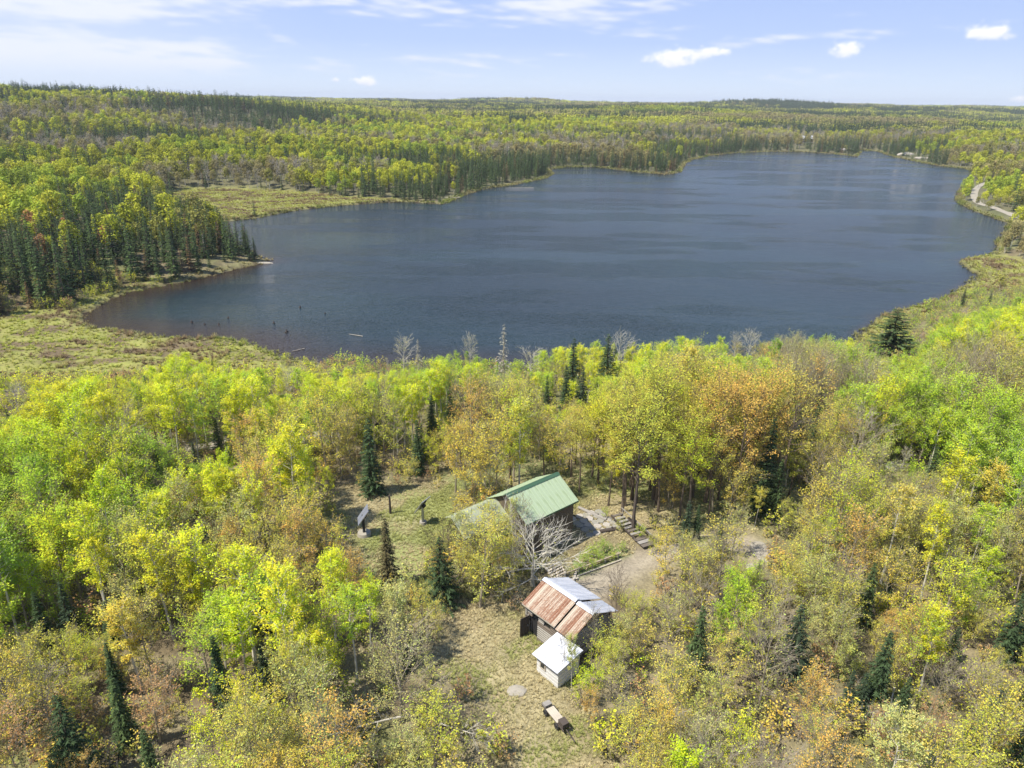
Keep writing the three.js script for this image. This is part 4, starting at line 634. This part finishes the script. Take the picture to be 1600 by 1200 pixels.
special('broad', 0, 'G', 1, 272, 760, 682, 'round bright green tree standing before the gravel road', { clear: 3 });
special('maple', 2, 'R', 0, 250, 1160, 1040, 'reddish brown maple in the mixed spruce wood', { wide: 1.2, clear: 3.5 });
special('maple', 0, 'O', 0, 712, 770, 636, 'tall orange maple at the corner of the glade behind the house wing', { wide: 0.95, clear: 2.5 });
special('bare', 3, 'M', 0, 958, 1000, 868, 'leafless forked tree standing against the white roof slope', { wide: 0.6, mats: { bark: BARK.brown } });
special('bare', 1, 'M', 0, 880, 1068, 975, 'thin leafless sapling in front of the small white shed', { wide: 0.45, mats: { bark: BARK.grey } });
special('maple', 2, 'L', 0, 762, 915, 802, 'pale olive tree between the dark-trunked tree and the grey spreading one', { clear: 2, wide: 1.1 });
special('thicket', 1, 'M', 0, 738, 925, 850, 'low olive thicket under the tall tree before the house wing', { clear: 2 });
special('maple', 0, 'L', 2, 704, 878, 792, 'sparse pale olive tree hiding the end of the house wing', { clear: 2 });
special('thicket', 3, 'O', 1, 722, 900, 842, 'small orange-tipped shrub in front of the house wing', { clear: 1.5 });
special('maple', 3, 'M', 1, 955, 1085, 985, 'olive tree right against the side of the white shed', { clear: 2.5, wide: 1.1 });
special('thicket', 2, 'Y', 2, 912, 1095, 1030, 'yellow-green thicket at the low corner of the white shed', { clear: 2, wide: 1.2 });
special('thicket', 0, 'M', 2, 985, 1040, 960, 'olive thicket along the far wall of the log shed', { clear: 2 });
special('canopy', 1, 'M', 0, 905, 770, 640, 'tall olive tree just past the far gable of the house', { clear: 2 });
special('canopy', 2, 'O', 1, 850, 745, 636, 'orange tall-trunked tree right behind the green roof ridge', { clear: 2 });
special('canopy', 0, 'Y', 1, 800, 768, 655, 'yellow-green tall-trunked tree behind the near gable of the house', { clear: 2 });
special('canopy', 3, 'Y', 3, 950, 790, 655, 'yellow-green tall-trunked tree between house and great dark-trunked tree', { clear: 1.5 });
special('thicket', 0, 'G', 1, 1000, 842, 818, 'low green bush growing over the middle of the plank steps edge', { clear: 1 });
special('thicket', 1, 'L', 0, 968, 832, 806, 'low olive bush at the top of the plank steps', { clear: 1 });
special('thicket', 2, 'M', 1, 1022, 866, 834, 'low tawny bush at the foot of the plank steps', { clear: 1 });
special('thicket', 3, 'G', 0, 945, 812, 790, 'low green bush behind the terrace slabs', { clear: 1 });
special('aspen', 1, 'L', 2, 893, 1082, 984, 'sparse pale sapling standing before the white shed roof', { clear: 1, wide: 0.6 });
special('aspen', 3, 'L', 0, 800, 868, 772, 'slim pale tree crossing the near eave of the green roof', { clear: 1, wide: 0.7 });
special('maple', 0, 'M', 1, 760, 860, 768, 'thin olive tree over the join of green roof and wing', { clear: 1, wide: 0.9 });
special('thicket', 3, 'M', 1, 940, 1052, 968, 'olive thicket close against the near gable of the log shed', { clear: 1.5, wide: 1.1 });
special('maple', 0, 'L', 1, 968, 1040, 948, 'thin pale olive tree just past the near gable of the log shed', { clear: 1.5 });
special('bare', 0, 'L', 1, 925, 1035, 930, 'thin grey sapling rising between the two sheds', { wide: 0.6, show: false, mats: { bark: BARK.grey } });
special('bare', 1, 'M', 1, 812, 880, 760, 'thin grey tree standing against the near eave of the green roof', { wide: 0.7, show: false, mats: { bark: BARK.grey } });
special('maple', 4, 'L', 0, 726, 882, 786, 'pale olive tree leaning on the middle of the house wing', { clear: 1.8, wide: 1.35 });
special('maple', 1, 'M', 2, 768, 890, 790, 'olive tree at the house end of the wing', { clear: 1.8, wide: 1.25 });
special('thicket', 2, 'L', 1, 700, 872, 828, 'pale low thicket at the glade end of the house wing', { clear: 1.5, wide: 1.5 });
special('maple', 2, 'M', 0, 802, 925, 822, 'rusty olive tree at the near corner of the house', { clear: 1.5, wide: 1.0 });
for (const [px, py, len, a, tilt, label] of [[648, 1122, 6, 0.4, 1.45, 'fallen pale tree with bare branches under the spreading olive tree'], [690, 1140, 4, 2.6, 1.4, 'smaller fallen bare tree near the drive edge'], [1395, 1085, 5, 1.0, 1.35, 'fallen grey tree past the clump of young spruces']]) {
  const [x, y, z] = onLand(px, py), c = plant('bare', len, 'M', 0, x, y + 0.5, z, len / 9, 1, 0, label, null, { bark: BARK.pale }); c.name = numbered('fallen_tree'); c.rotation.set(0, a, 0); c.rotateZ(tilt); used.set('bare_tree', used.get('bare_tree') - 1);
}
for (const [i, [px, py, s]] of [[912, 880, 0.6], [930, 872, 0.75], [945, 862, 0.7], [925, 890, 0.5], [956, 875, 0.5], [908, 893, 0.45], [940, 880, 0.5], [918, 870, 0.55], [972, 862, 0.6]].entries()) { const [x, y, z] = onLand(px, py); plant('thicket', i, 'G', i, x, y, z, s * 0.36, 0.8, i * 1.3, 'low green garden shrub inside the rail fence bed', 'green shrubs in the garden bed'); }
for (let i = nearTrees.length - 1; i >= 0; i--) {             // nothing tall grows close before the trees that stand out
  const t = nearTrees[i], H = fullOf(t.kind, t.v) * t.sy, half = F / t.d * 1.5;
  for (const [x0, x1, top, py] of shown) {
    if (t.py <= py + 1 || t.px + half * t.s < x0 || t.px - half * t.s > x1) continue;
    const limit = top + 0.62 * (py - top);
    for (let k = 0; k < 8 && project(t.x, t.y + H * t.s, t.z)[1] < limit; k++) t.s *= 0.84;
  }
  if (t.s < 0.2) nearTrees.splice(i, 1);
}
for (let i = nearTrees.length - 1; i >= 0; i--) { const t = nearTrees[i]; for (const [x, z, c] of specials) if ((t.x - x) ** 2 + (t.z - z) ** 2 < c * c) { nearTrees.splice(i, 1); break; } }

function zoneOf(px, py) {
  if (py < 650 && px < 450) return ['edging the marsh', 'edging the marsh'];
  if (py < 665 && px < 700) return ['on the near lakeshore, marsh side', 'on the lakeshore by the marsh'];
  if (py < 665 && px < 1000) return ['on the near lakeshore, behind the house', 'on the lakeshore behind the house'];
  if (py < 665 && px < 1350) return ['on the near lakeshore, beyond the open wood', 'on the lakeshore beyond the open wood'];
  if (py < 600) return ['around the broad pine by the shore', 'around the broad pine'];
  if (px > 1350 && py < 700) return ['on the rise below the broad pine', 'below the broad pine'];
  if (px < 180 && py < 800) return ['along the gravel road, far from the house', 'along the far gravel road'];
  if (px < 480 && py < 780) return ['along the gravel road beside the glade', 'along the gravel road'];
  if (px < 720 && py < 790) return ['between the glade and the lake', 'between glade and lake'];
  if (px < 900 && py < 800) return ['directly behind the green-roofed house', 'behind the house'];
  if (px < 1130 && py < 850) return ['in the open wood beside the green-roofed house', 'in the open wood'];
  if (px < 1300 && py < 850) return ['at the far end of the open wood', 'at the end of the open wood'];
  if (py < 880 && px > 1300) return ['in the grey thicket beyond the bare rock', 'in the grey thicket'];
  if (px < 180 && py < 1000) return ['deep in the aspen wood far from the glade', 'deep in the aspen wood'];
  if (px < 400 && py < 1000) return ['in the wood a little way from the glade', 'in the wood short of the glade'];
  if (px < 720 && py < 960) return ['at the edge of the solar panel glade', 'edging the glade'];
  if (px < 260) return ['in the mixed spruce wood nearest the camera', 'in the mixed spruce wood'];
  if (px < 520) return ['in the young wood away from the grassy drive', 'in the young wood'];
  if (px < 860) return ['beside the grassy drive opposite the shed', 'beside the drive'];
  if (px < 1120 && py < 1000) return ['on the yard edge by the rusty-roofed shed', 'beside the shed yard'];
  if (px < 1120) return ['beside the small white shed and cart', 'beside the white shed'];
  if (px < 1320 && py < 1020) return ['around the bare rock past the yard', 'around the bare rock'];
  if (py < 1020) return ['beyond the bare rock, away from the yard', 'beyond the bare rock'];
  if (px < 1350) return ['in the sparse wood well past the cart', 'past the cart'];
  return ['in the sparse wood farthest from the cart', 'farthest from the cart'];
}
const FULL = { aspen: 9.6, broad: 8.6, maple: 8.4, thicket: 6, bare: 8.8, spruce: 9, canopy: 11.5 };
const restOfNear = [];
{
  const byKind = {};
  for (const t of nearTrees) (byKind[t.kind] ??= []).push(t);
  for (const kind in byKind) {
    const list = byKind[kind].map((t) => { const top = project(t.x, t.y + FULL[kind] * t.s, t.z), inF = t.px > -20 && t.px < 1620 && top[1] < 1190; return [inF ? FULL[kind] * t.s / t.d : 0, t]; }).sort((a, b) => b[0] - a[0]);
    list.forEach(([size, t], i) => {
      if (i >= 270 || size === 0) { restOfNear.push(t); return; }
      const H = FULL[kind] * t.s, sizeWord = H > FULL[kind] * 1.02 ? 'tall ' : H < FULL[kind] * 0.62 ? 'low ' : H < FULL[kind] * 0.82 ? 'shortish ' : '';
      const hueWord = kind === 'bare' ? 'silvery ' : kind === 'spruce' ? '' : HUE_WORD[t.hue] + ' ', K = KIND[kind], shade = kind === 'bare' || kind === 'spruce' ? '' : (SHADE[t.hue] ?? [''])[t.hi % HUES[t.hue].length], look = sizeWord + shade + hueWord + K[1];
      let near = null, nd = 90; for (const m of marks) { const d = (m[0] - t.x) ** 2 + (m[1] - t.z) ** 2; if (d < nd) { nd = d; near = m; } }
      const where = near ? (near[1] > t.z ? ' behind the ' : ' in front of the ') + near[2] : ' ' + zoneOf(t.px, t.py)[0];
      const label = (look + where).split(' ').length <= 16 ? look + where : look + ' ' + zoneOf(t.px, t.py)[0];
      plant(kind, t.v, t.hue, t.hi, t.x, t.y, t.z, t.s, t.sy, t.turn, label, look + 's' + label.slice(look.length));
    });
  }
}
// ------------------------------------------------------------------ woods too many to count
function stuffGroup(name, label) { const g = new THREE.Group(); g.name = numbered(name); g.userData.kind = 'stuff'; g.userData.label = label; scene.add(g); return g; }
const Mx = new THREE.Matrix4(), Qx = new THREE.Quaternion(), Vp = new THREE.Vector3(), Vs = new THREE.Vector3(), UPV = new THREE.Vector3(0, 1, 0), Cx = new THREE.Color();
function instances(name, geo, mat, list, parent) {   // list: [x, y, z, sx, sy, turn, r, g, b]
  if (!list.length) return;
  const m = new THREE.InstancedMesh(geo, mat, list.length);
  m.name = name; m.userData.kind = 'stuff'; m.castShadow = m.receiveShadow = true;
  list.forEach((t, i) => { m.setMatrixAt(i, Mx.compose(Vp.set(t[0], t[1], t[2]), Qx.setFromAxisAngle(UPV, t[5]), Vs.set(t[3], t[4], t[3]))); m.setColorAt(i, Cx.setRGB(t[6], t[7], t[8])); });
  parent.add(m);
}
const WHITE_LEAF = foliage([1, 1, 1], 0.3), WHITE_NEEDLE = foliage([1, 1, 1], 0.1), WHITE_WOOD = woodMat([1, 1, 1]);
{
  const near = stuffGroup('wood', 'remaining trees of the wood around the house, too many to count'), bins = {};
  for (const t of restOfNear) { const v = t.v % PROTO[t.kind].length; ((bins[t.kind + v] ??= { kind: t.kind, v, list: [] }).list).push(t); }
  for (const k in bins) {
    const { kind, v, list } = bins[k], P = PROTO[kind][v], b = BARK[KIND[kind][3]].color;
    instances('trunks', P.wood, WHITE_WOOD, list.map((t) => [t.x, t.y, t.z, t.s, t.s * t.sy, t.turn, b.r, b.g, b.b]), near);
    if (P.leaves) instances('crowns', P.leaves, kind === 'spruce' ? WHITE_NEEDLE : WHITE_LEAF, list.map((t) => { const c = HUES[t.hue][t.hi % HUES[t.hue].length]; return [t.x, t.y, t.z, t.s, t.s * t.sy, t.turn, ...c]; }), near);
  }
}
// low brush under and between the near trees
{
  const rng = makeRng(901), g = stuffGroup('undergrowth', 'low brush, saplings and dead stems covering the forest floor'), protos = [0, 1, 2].map((i) => broadleaf(300 + i, { h: 1.5, r: 0.022, base: 0.1, cr: 0.7, shape: 'round', limbs: 9, subs: 3, twigs: 3, leaves: i === 2 ? 2 : 7, leafS: 0.085, spread: 0.3, stems: 3, el0: 0.6, el1: 1.2, twigR: 0.011 })), L = [[], [], []], Wd = [[], [], []];
  for (let k = 0; k < 26000; k++) {
    const x = (rng() - 0.5) * 290, z = -20 - rng() * 160, r1 = rng(), r2 = rng(), r3 = rng(), r4 = rng();
    const pj = project(x, 0, z); if (!pj || pj[0] < -60 || pj[0] > 1660 || pj[1] > 1290) continue;
    const sd = sdLake(x, z); if (sd < 0.5) continue;
    let b = 20; for (const P of BUILT) b = Math.min(b, sdFast(P, x, z) + (P === GLADE ? 1.4 * (fbm(x / 4, z / 4, 5, 2) - 0.3) * 4 : 0));
    if (b < 0.25 && r1 > 0.02) continue;
    let m = 20; for (const P of MARSHES) m = Math.min(m, sdFast(P, x, z));
    if (m < 1) continue;
    if (sdFast(OPENWOOD, x, z) < 0 && r1 < 0.85) continue;
    let s = 0.35 + 0.8 * r2 * r2, hide = false;
    const y = land(x, z, sd), q = project(x, y, z), tp = project(x, y + 1.5 * s, z);
    for (const [a0, b0, a1, b1] of SIGHT) if (q[0] > a0 - 8 && q[0] < a1 + 8 && q[1] > b0 && tp[1] < b1) hide = true;
    if (hide) continue;
    const code = speciesAt(x, z, rng), hue = code === 'B' ? (r3 < 0.5 ? 'M' : 'L') : r3 < 0.25 ? 'M' : r3 > 0.9 ? 'R' : code, c = HUES[hue][Math.floor(r4 * 97) % HUES[hue].length], v = Math.floor(r4 * 2.999), f = 0.8 + 0.4 * r1;
    L[v].push([x, y, z, s, s, r3 * 40, c[0] * f, c[1] * f, c[2] * f]); Wd[v].push([x, y, z, s, s, r3 * 40, 0.27, 0.23, 0.19]);
  }
  protos.forEach((p, i) => { instances('stems', p.wood, WHITE_WOOD, Wd[i], g); instances('leaves', p.leaves, WHITE_LEAF, L[i], g); });
}
// grass tufts on the open ground and sedge tussocks of the marshes
{
  const rng = makeRng(55), s = new Soup();
  for (let i = 0; i < 16; i++) { const a = rng() * 6.28, l = 0.5 + 0.5 * rng(), o = rng() * 0.4, b = [Math.cos(a) * o * 0.4, -0.05, Math.sin(a) * o * 0.4], t = [Math.cos(a) * (o + 0.5 * l), l * (0.5 + 0.5 * rng()), Math.sin(a) * (o + 0.5 * l)], n = [-Math.sin(a) * 0.07, 0, Math.cos(a) * 0.07], k = 0.75 + 0.5 * rng(); s.tri(add(b, n), add(b, n, -1), t, [k, k, k]); }
  const tuft = s.build(), G = [], S = [];
  for (let k = 0; k < 120000; k++) {
    const P = [DRIVE, GLADE, OPENWOOD, HOUSE_PAD][k % 4], b = NEAR_BOXES.get(P), x = lerp(b[0] - 4, b[2] + 4, rng()), z = lerp(b[1] - 4, b[3] + 4, rng()), r = rng(), r2 = rng();
    const d = sdFast(P, x, z); if (d > 2 || sdFast(YARD, x, z) < 0.5 || sdLake(x, z) < 2) continue;
    const n = fbm(x / 5, z / 5, 81, 3), c = mix3([0.54, 0.47, 0.27], [0.31, 0.35, 0.09], smooth(0.46, 0.62, n) * 0.8), f = 0.7 + 0.5 * r2;
    if (r > 0.25 + n) continue;
    const h = 0.10 + 0.26 * r2 * r2;
    G.push([x, land(x, z), z, h, h, r * 40, c[0] * f, c[1] * f, c[2] * f]);
  }
  for (const P of MARSHES) {
    const b = NEAR_BOXES.get(P), area = (b[2] - b[0]) * (b[3] - b[1]), N = Math.min(26000, area * 1.6);
    for (let k = 0; k < N; k++) {
      const x = lerp(b[0], b[2], rng()), z = lerp(b[1], b[3], rng()), r = rng(), r2 = rng();
      const d = sdFast(P, x, z), sd = sdLake(x, z); if (d > 4 || sd < 0.2) continue;
      const n = fbm(x / 7, z / 3.6, 61, 4), c = mix3(mix3([0.40, 0.38, 0.09], [0.32, 0.38, 0.06], r), [0.22, 0.16, 0.085], smooth(0.46, 0.62, n)), f = 0.7 + 0.5 * r2, h = 0.3 + 0.7 * r2 * r2 * (n > 0.52 ? 1.4 : 0.8);
      S.push([x, land(x, z, sd), z, h * 1.3, h, r * 40, c[0] * f, c[1] * f, c[2] * f]);
    }
  }
  const E = [];                                                 // reeds along the waterline
  for (let i = 0; i < LAKE.length; i++) {
    const p = LAKE[i], q = LAKE[(i + 1) % LAKE.length], L = Math.hypot(q[0] - p[0], q[1] - p[1]), nx = -(q[1] - p[1]) / L, nz = (q[0] - p[0]) / L;
    for (let k = 0; k < Math.min(1800, L * 5); k++) {
      const t = rng(), o = (rng() + rng() - 1) * 3.2, x = p[0] + (q[0] - p[0]) * t + nx * o, z = p[1] + (q[1] - p[1]) * t + nz * o, sd = sdLake(x, z), n = fbm(x / 7, z / 7, 87, 3), r2 = rng();
      if (sd < -1.8 + 2.4 * (0.6 - n) || sd > 4 || rng() > n * 1.5) continue;
      const h = (0.35 + 0.8 * r2) * (Math.hypot(x, z) > 300 ? 1.5 : 1), c = mix3([0.36, 0.31, 0.14], [0.24, 0.29, 0.06], fbm(x / 11, z / 11, 89, 2) * 1.6 - 0.3), f = 0.65 + 0.5 * rng();
      E.push([x, Math.max(land(x, z, sd), WL - 0.1), z, h * 1.1, h, r2 * 40, c[0] * f, c[1] * f, c[2] * f]);
    }
  }
  const gm = foliage([1, 1, 1], 0.2);
  const a = stuffGroup('grass', 'short dry grass on the drive, glade and yard'); instances('tufts', tuft, gm, G, a);
  const m = stuffGroup('sedge', 'yellow-green and brown sedge and reeds covering marshes and waterline'); instances('tussocks', tuft, gm, S, m); instances('reeds', tuft, gm, E, m);
}
// the woods round the lake and to the horizon
{
  const lobed = (seed, H, R) => {            // trunk with limbs that carry rounded lobes of leaf sprays
    const rng = makeRng(seed), wood = new Soup(), lv = new Soup(); wood.tube([[0, -0.5, 0], [0.1, H * 0.5, 0.05], [0, H * 0.85, 0]], [0.2, 0.13, 0.03], 5, [1, 1, 1]);
    for (let i = 0; i < 11; i++) {
      const t = (i + rng()) / 11, a = i * 2.4 + rng(), q = R * (0.30 + 0.42 * Math.sin(Math.PI * (0.15 + 0.72 * t))) * (0.75 + 0.4 * rng()), y = H * (0.38 + 0.50 * t), c = [Math.cos(a) * q * (1 - 0.55 * t), y, Math.sin(a) * q * (1 - 0.55 * t)], r = R * (0.34 + 0.22 * rng()), tone = 0.82 + 0.36 * rng();
      wood.tube([[0, y * 0.72, 0], c], [0.07, 0.02], 3, [0.9, 0.9, 0.9]);
      for (let k = 0; k < 48; k++) { const u = rng() * 6.283, w = 1 - 1.75 * rng(), z = Math.sqrt(1 - w * w), d = [Math.cos(u) * z, w, Math.sin(u) * z], b = tone * (0.75 + 0.5 * rng()), f = 0.7 + 0.45 * rng(); lv.leaf([c[0] + d[0] * r * f, c[1] + d[1] * r * f * 0.9, c[2] + d[2] * r * f], 0.30 + 0.16 * rng(), nrm([d[0] + (rng() - 0.5) * 1.1, d[1] + 0.25 + (rng() - 0.5), d[2] + (rng() - 0.5) * 1.1]), rng, [b * (1 + 0.1 * (rng() - 0.5)), b, b]); }
    }
    return { wood: wood.build(), leaves: lv.build() };
  };
  const mid = {
    leaf: [0, 1, 2, 3].map((i) => lobed(400 + i, 10.5 + i % 2, 2.7 + 0.3 * (i % 3))),
    spruce: [0, 1, 2].map((i) => spruce(430 + i, { h: 11, r: 1.3 + 0.35 * i, base: 0.05, layers: 22, nb: 8, sprays: 3.4, needle: 0.52, gap: 0.06 + 0.07 * i, pow: 0.7 + 0.15 * i })),
    bare: [0, 1].map((i) => broadleaf(460 + i, { h: 10, r: 0.15, base: 0.3, cr: 2.2, shape: 'oval', limbs: 16, subs: 5, twigs: 5, leaves: 2, leafS: 0.2, el0: 0.5, el1: 1.2, twigR: 0.035 })),
    pine: [0, 1].map((i) => spruce(480 + i, { h: 14, r: 2.9, base: 0.3, layers: 12, nb: 8, sprays: 3.2, needle: 0.8, droop: 0.0, pow: 0.42, gap: 0.2 })),
  };
  const canopy = (seed, needles) => { const rng = makeRng(seed), s = new Soup(); const tops = []; for (let i = 0; i < 9; i++) tops.push([(rng() - 0.5) * 11, 7 + 7 * rng(), (rng() - 0.5) * 11, 1.6 + 1.6 * rng()]);
    for (const [x, y, z, r] of tops) for (let k = 0; k < 34; k++) { const u = rng() * 6.28; if (needles) { const t = rng(), q = r * 0.75 * (1 - t * 0.95), p = [x + Math.cos(u) * q, y * (0.25 + 0.85 * t), z + Math.sin(u) * q]; const b = 0.7 + 0.5 * rng(); s.leaf(p, 0.8 * (1.3 - t), nrm([Math.cos(u), 0.6, Math.sin(u)]), rng, [b, b, b]); } else { const v = Math.acos(1 - 1.5 * rng()), d = [Math.sin(v) * Math.cos(u), Math.cos(v), Math.sin(v) * Math.sin(u)], b = 0.75 + 0.5 * rng(); s.leaf([x + d[0] * r, y - r + d[1] * r * 1.2, z + d[2] * r], 0.75 + 0.4 * rng(), nrm([d[0] + (rng() - 0.5) * 0.8, d[1] + 0.3, d[2] + (rng() - 0.5) * 0.8]), rng, [b, b, b]); } }
    return s.build(); };
  const far = { leaf: [canopy(501, false), canopy(502, false)], spruce: [canopy(503, true), canopy(504, true)] };
  const lists = {}, push = (k, v) => (lists[k] ??= []).push(v);
  const rng = makeRng(333), tanH = 800 / F * 1.12;
  const groves = [[380, 905, 95, 110, 2.0], [1215, 2500, 330, 330, 0.9], [150, 1180, 120, 120, 0.75], [700, 1500, 300, 110, 0.5], [1000, 1150, 120, 60, 0.5], [1480, 1050, 60, 40, 0.7], [60, 620, 120, 60, 0.6], [870, 1750, 420, 160, 0.6], [1100, 880, 60, 50, 0.7]].map(([px, d, a, b, w]) => { const t = (px - 800) / F * Math.cos(0.379), n = Math.hypot(t, 1); return [t / n * d, -d / n, a, b, w]; });
  const colorAt = (x, z, r) => {
    const a = r > 900 ? fbm(x / 190, z / 120, 92, 3) * 0.7 + fbm(x / 70, z / 50, 91, 2) * 0.3 : fbm(x / 70, z / 50, 91, 3), b = fbm(x / 24 + 9, z / 24, 93, 2) * 0.5 + rng() * 0.5;
    let hue = 0.5 + (a - 0.5) * 1.7 + (b - 0.5) * 0.55;
    const c = hue < 0.26 ? mix3([0.38, 0.32, 0.12], [0.36, 0.34, 0.14], b) : hue < 0.47 ? mix3([0.37, 0.35, 0.10], [0.42, 0.42, 0.08], b) : hue < 0.78 ? mix3([0.55, 0.54, 0.05], [0.47, 0.52, 0.045], b) : mix3([0.30, 0.40, 0.05], [0.42, 0.50, 0.05], b);
    const f = (0.66 + 0.45 * rng()) * (0.8 + 0.4 * fbm(x / 240, z / 160, 94, 2));
    return [c[0] * f, c[1] * f, c[2] * f, hue];
  };
  const darkAt = (x, z, sd) => {                               // share of conifers
    let p = 0.09 + 0.85 * smooth(0.56, 0.66, fbm(x / 130 + 2, z / 75, 95, 3)) + (sd < 400 ? 0.86 * smooth(46, 12, sd + 30 * (fbm(x / 30, z / 30, 97, 2) - 0.5)) * smooth(-200, -240, z) : 0);
    if (sd > 300) p += 0.7 * smooth(0.56, 0.66, fbm(x / 330 + 7, z / 140, 96, 3));
    for (const [gx, gz, a, b, w] of groves) p += w * Math.exp(-(((x - gx) / a) ** 2) - ((z - gz) / b) ** 2) * 1.2;
    return p;
  };
  const grid = (d0, d1, cell, f) => { for (let z = -d1; z < -d0 * 0.55; z += cell) { const w = -z * tanH + 14; for (let x = -w; x < w; x += cell) { const jx = x + (rng() - 0.5) * cell, jz = z + (rng() - 0.5) * cell, r = Math.hypot(jx, jz); if (r >= d0 && r < d1) f(jx, jz, r); } } };
  const roadGap = (px, py) => inRaw([1518, 284, 1556, 276, 1552, 291, 1536, 301, 1540, 313, 1605, 335, 1605, 356, 1560, 344, 1512, 324], px, py);
  const OPENINGS = [[770, 201, 806, 215], [1236, 215, 1272, 232], [1403, 240, 1448, 252]];
  grid(110, 1050, 4.3, (x, z, r) => {
    const sp = onSpit(x, z) && z > -330;
    if (z > -181 && Math.abs(x) < 150 && !sp) return;
    const sd = sdLake(x, z), r0 = rng(), r1 = rng(), r2 = rng(), r3 = rng(), r4 = rng(); if (sd < 0.9 + 1.6 * r1) return;
    let m = 20; for (const P of MARSHES) m = Math.min(m, sdFast(P, x, z)); if (m < 1 + 3 * r2) return;
    const y = land(x, z, sd), q = project(x, y, z); if (!q) return;
    if ((roadGap(q[0], q[1]) && r0 > 0.13) || (q[0] > 1490 && q[1] > 340 && q[1] < 470 && (r0 < 0.25))) return;
    const top = project(x, y + 10, z);
    for (const [a0, b0, a1, b1] of OPENINGS) if (q[0] > a0 && q[0] < a1 && q[1] > b0 && top[1] < b1 && r3 < 0.6) return;
    const p = sp ? 0.16 + 0.66 * smooth(62, 26, sd) + 0.6 * (fbm(x / 18, z / 18, 99, 2) - 0.4) : q[0] > 1480 ? 0.12 : darkAt(x, z, sd);
    if (r > 650 && r0 < 0.25) return;
    if (r1 < p) {
      const pine = sd > 130 && r2 < 0.45, b = 0.75 + 0.6 * r3, low = m < 26 && q[0] < 520 && q[1] < 330 ? 0.45 + 0.5 * r4 : 1, tall = 0.72 + 0.55 * fbm(x / 34, z / 34, 105, 2), s = (0.42 + 0.72 * r4) * low * tall, brown = r3 < 0.07;
      push((pine ? 'pine' : 'spruce') + Math.floor(r2 * 5.99) % (pine ? 2 : 3), [x, y, z, s, s * (0.95 + 0.35 * r3), r1 * 60, ...(brown ? [0.19, 0.125, 0.06] : [0.070 * b, 0.108 * b, 0.036 * b])]);
    } else {
      const c = colorAt(x, z, r), bare = c[3] < 0.40 && r2 < 0.45 && sd > 40, s = (0.50 + 0.60 * r4) * (0.70 + 0.6 * fbm(x / 45, z / 45, 107, 2)) * (q[0] > 1430 && r < 520 ? 0.68 : 1);
      if (sp && r3 < 0.1) push('leaf0', [x, y, z, s * 0.8, s * 0.8, r1 * 60, 0.40, 0.22, 0.085]);
      else push((bare ? 'bare' : 'leaf') + Math.floor(r2 * 7.99) % (bare ? 2 : 4), [x, y, z, s, s * (0.9 + 0.25 * r3), r1 * 60, ...(bare ? [0.42, 0.36, 0.19] : c.slice(0, 3))]);
    }
  });
  grid(110, 330, 3.1, (x, z) => {                              // the close spruce stand of the point
    if (!(onSpit(x, z) && z > -330)) return; const sd = sdLake(x, z), r1 = rng(), r2 = rng(), r3 = rng(); if (sd < 0.8 + r1 || r2 > 0.5 * smooth(62, 34, sd)) return;
    let m = 20; for (const P of MARSHES) m = Math.min(m, sdFast(P, x, z)); if (m < 1.5) return;
    const b = 0.7 + 0.6 * r3, s = 0.4 + 0.6 * r1; push('spruce' + Math.floor(r3 * 2.99), [x, land(x, z, sd), z, s, s * (0.95 + 0.3 * r3), r1 * 60, ...(r2 < 0.05 ? [0.19, 0.125, 0.06] : [0.064 * b, 0.095 * b, 0.035 * b])]);
  });
  const belt = (d0, d1, cell, w) => grid(d0, d1, cell, (x, z, r) => {
    const y = land(x, z), p = darkAt(x, z, 1e3), r1 = rng(), r2 = rng(), r3 = rng(), n = fbm(x / 200, z / 160, 98, 3);
    const s = w * (0.85 + 0.4 * r3);
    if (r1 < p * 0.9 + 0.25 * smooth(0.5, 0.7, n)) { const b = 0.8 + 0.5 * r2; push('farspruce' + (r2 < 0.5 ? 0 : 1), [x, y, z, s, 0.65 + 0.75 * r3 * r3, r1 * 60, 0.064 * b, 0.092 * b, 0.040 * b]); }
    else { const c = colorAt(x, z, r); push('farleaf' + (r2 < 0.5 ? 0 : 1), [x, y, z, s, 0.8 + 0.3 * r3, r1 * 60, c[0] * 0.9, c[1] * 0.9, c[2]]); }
  });
  belt(1050, 2400, 8.5, 1);
  belt(2400, 5000, 17, 2);
  belt(5000, 11000, 40, 4.2);
  const g = stuffGroup('forest', 'mixed forest of spruces and spring-green trees all round the lake to the horizon');
  for (const k in lists) {
    const kind = k.replace(/\d/, ''), v = +k.slice(-1);
    if (kind.startsWith('far')) { instances('canopy', far[kind.slice(3)][v], kind === 'farspruce' ? WHITE_NEEDLE : WHITE_LEAF, lists[k], g); continue; }
    const P = mid[kind][v], nm = { leaf: 'leafy', spruce: 'spruce', bare: 'bare', pine: 'pine' }[kind], wc = kind === 'leaf' ? [0.40, 0.38, 0.33] : kind === 'bare' ? [0.40, 0.37, 0.33] : [0.16, 0.13, 0.10];
    instances(nm + '_trunks', P.wood, WHITE_WOOD, lists[k].map((t) => [...t.slice(0, 6), ...wc]), g);
    if (P.leaves) instances(nm + '_crowns', P.leaves, kind === 'leaf' || kind === 'bare' ? WHITE_LEAF : WHITE_NEEDLE, lists[k], g);
  }
}
renderer.render(scene, camera);
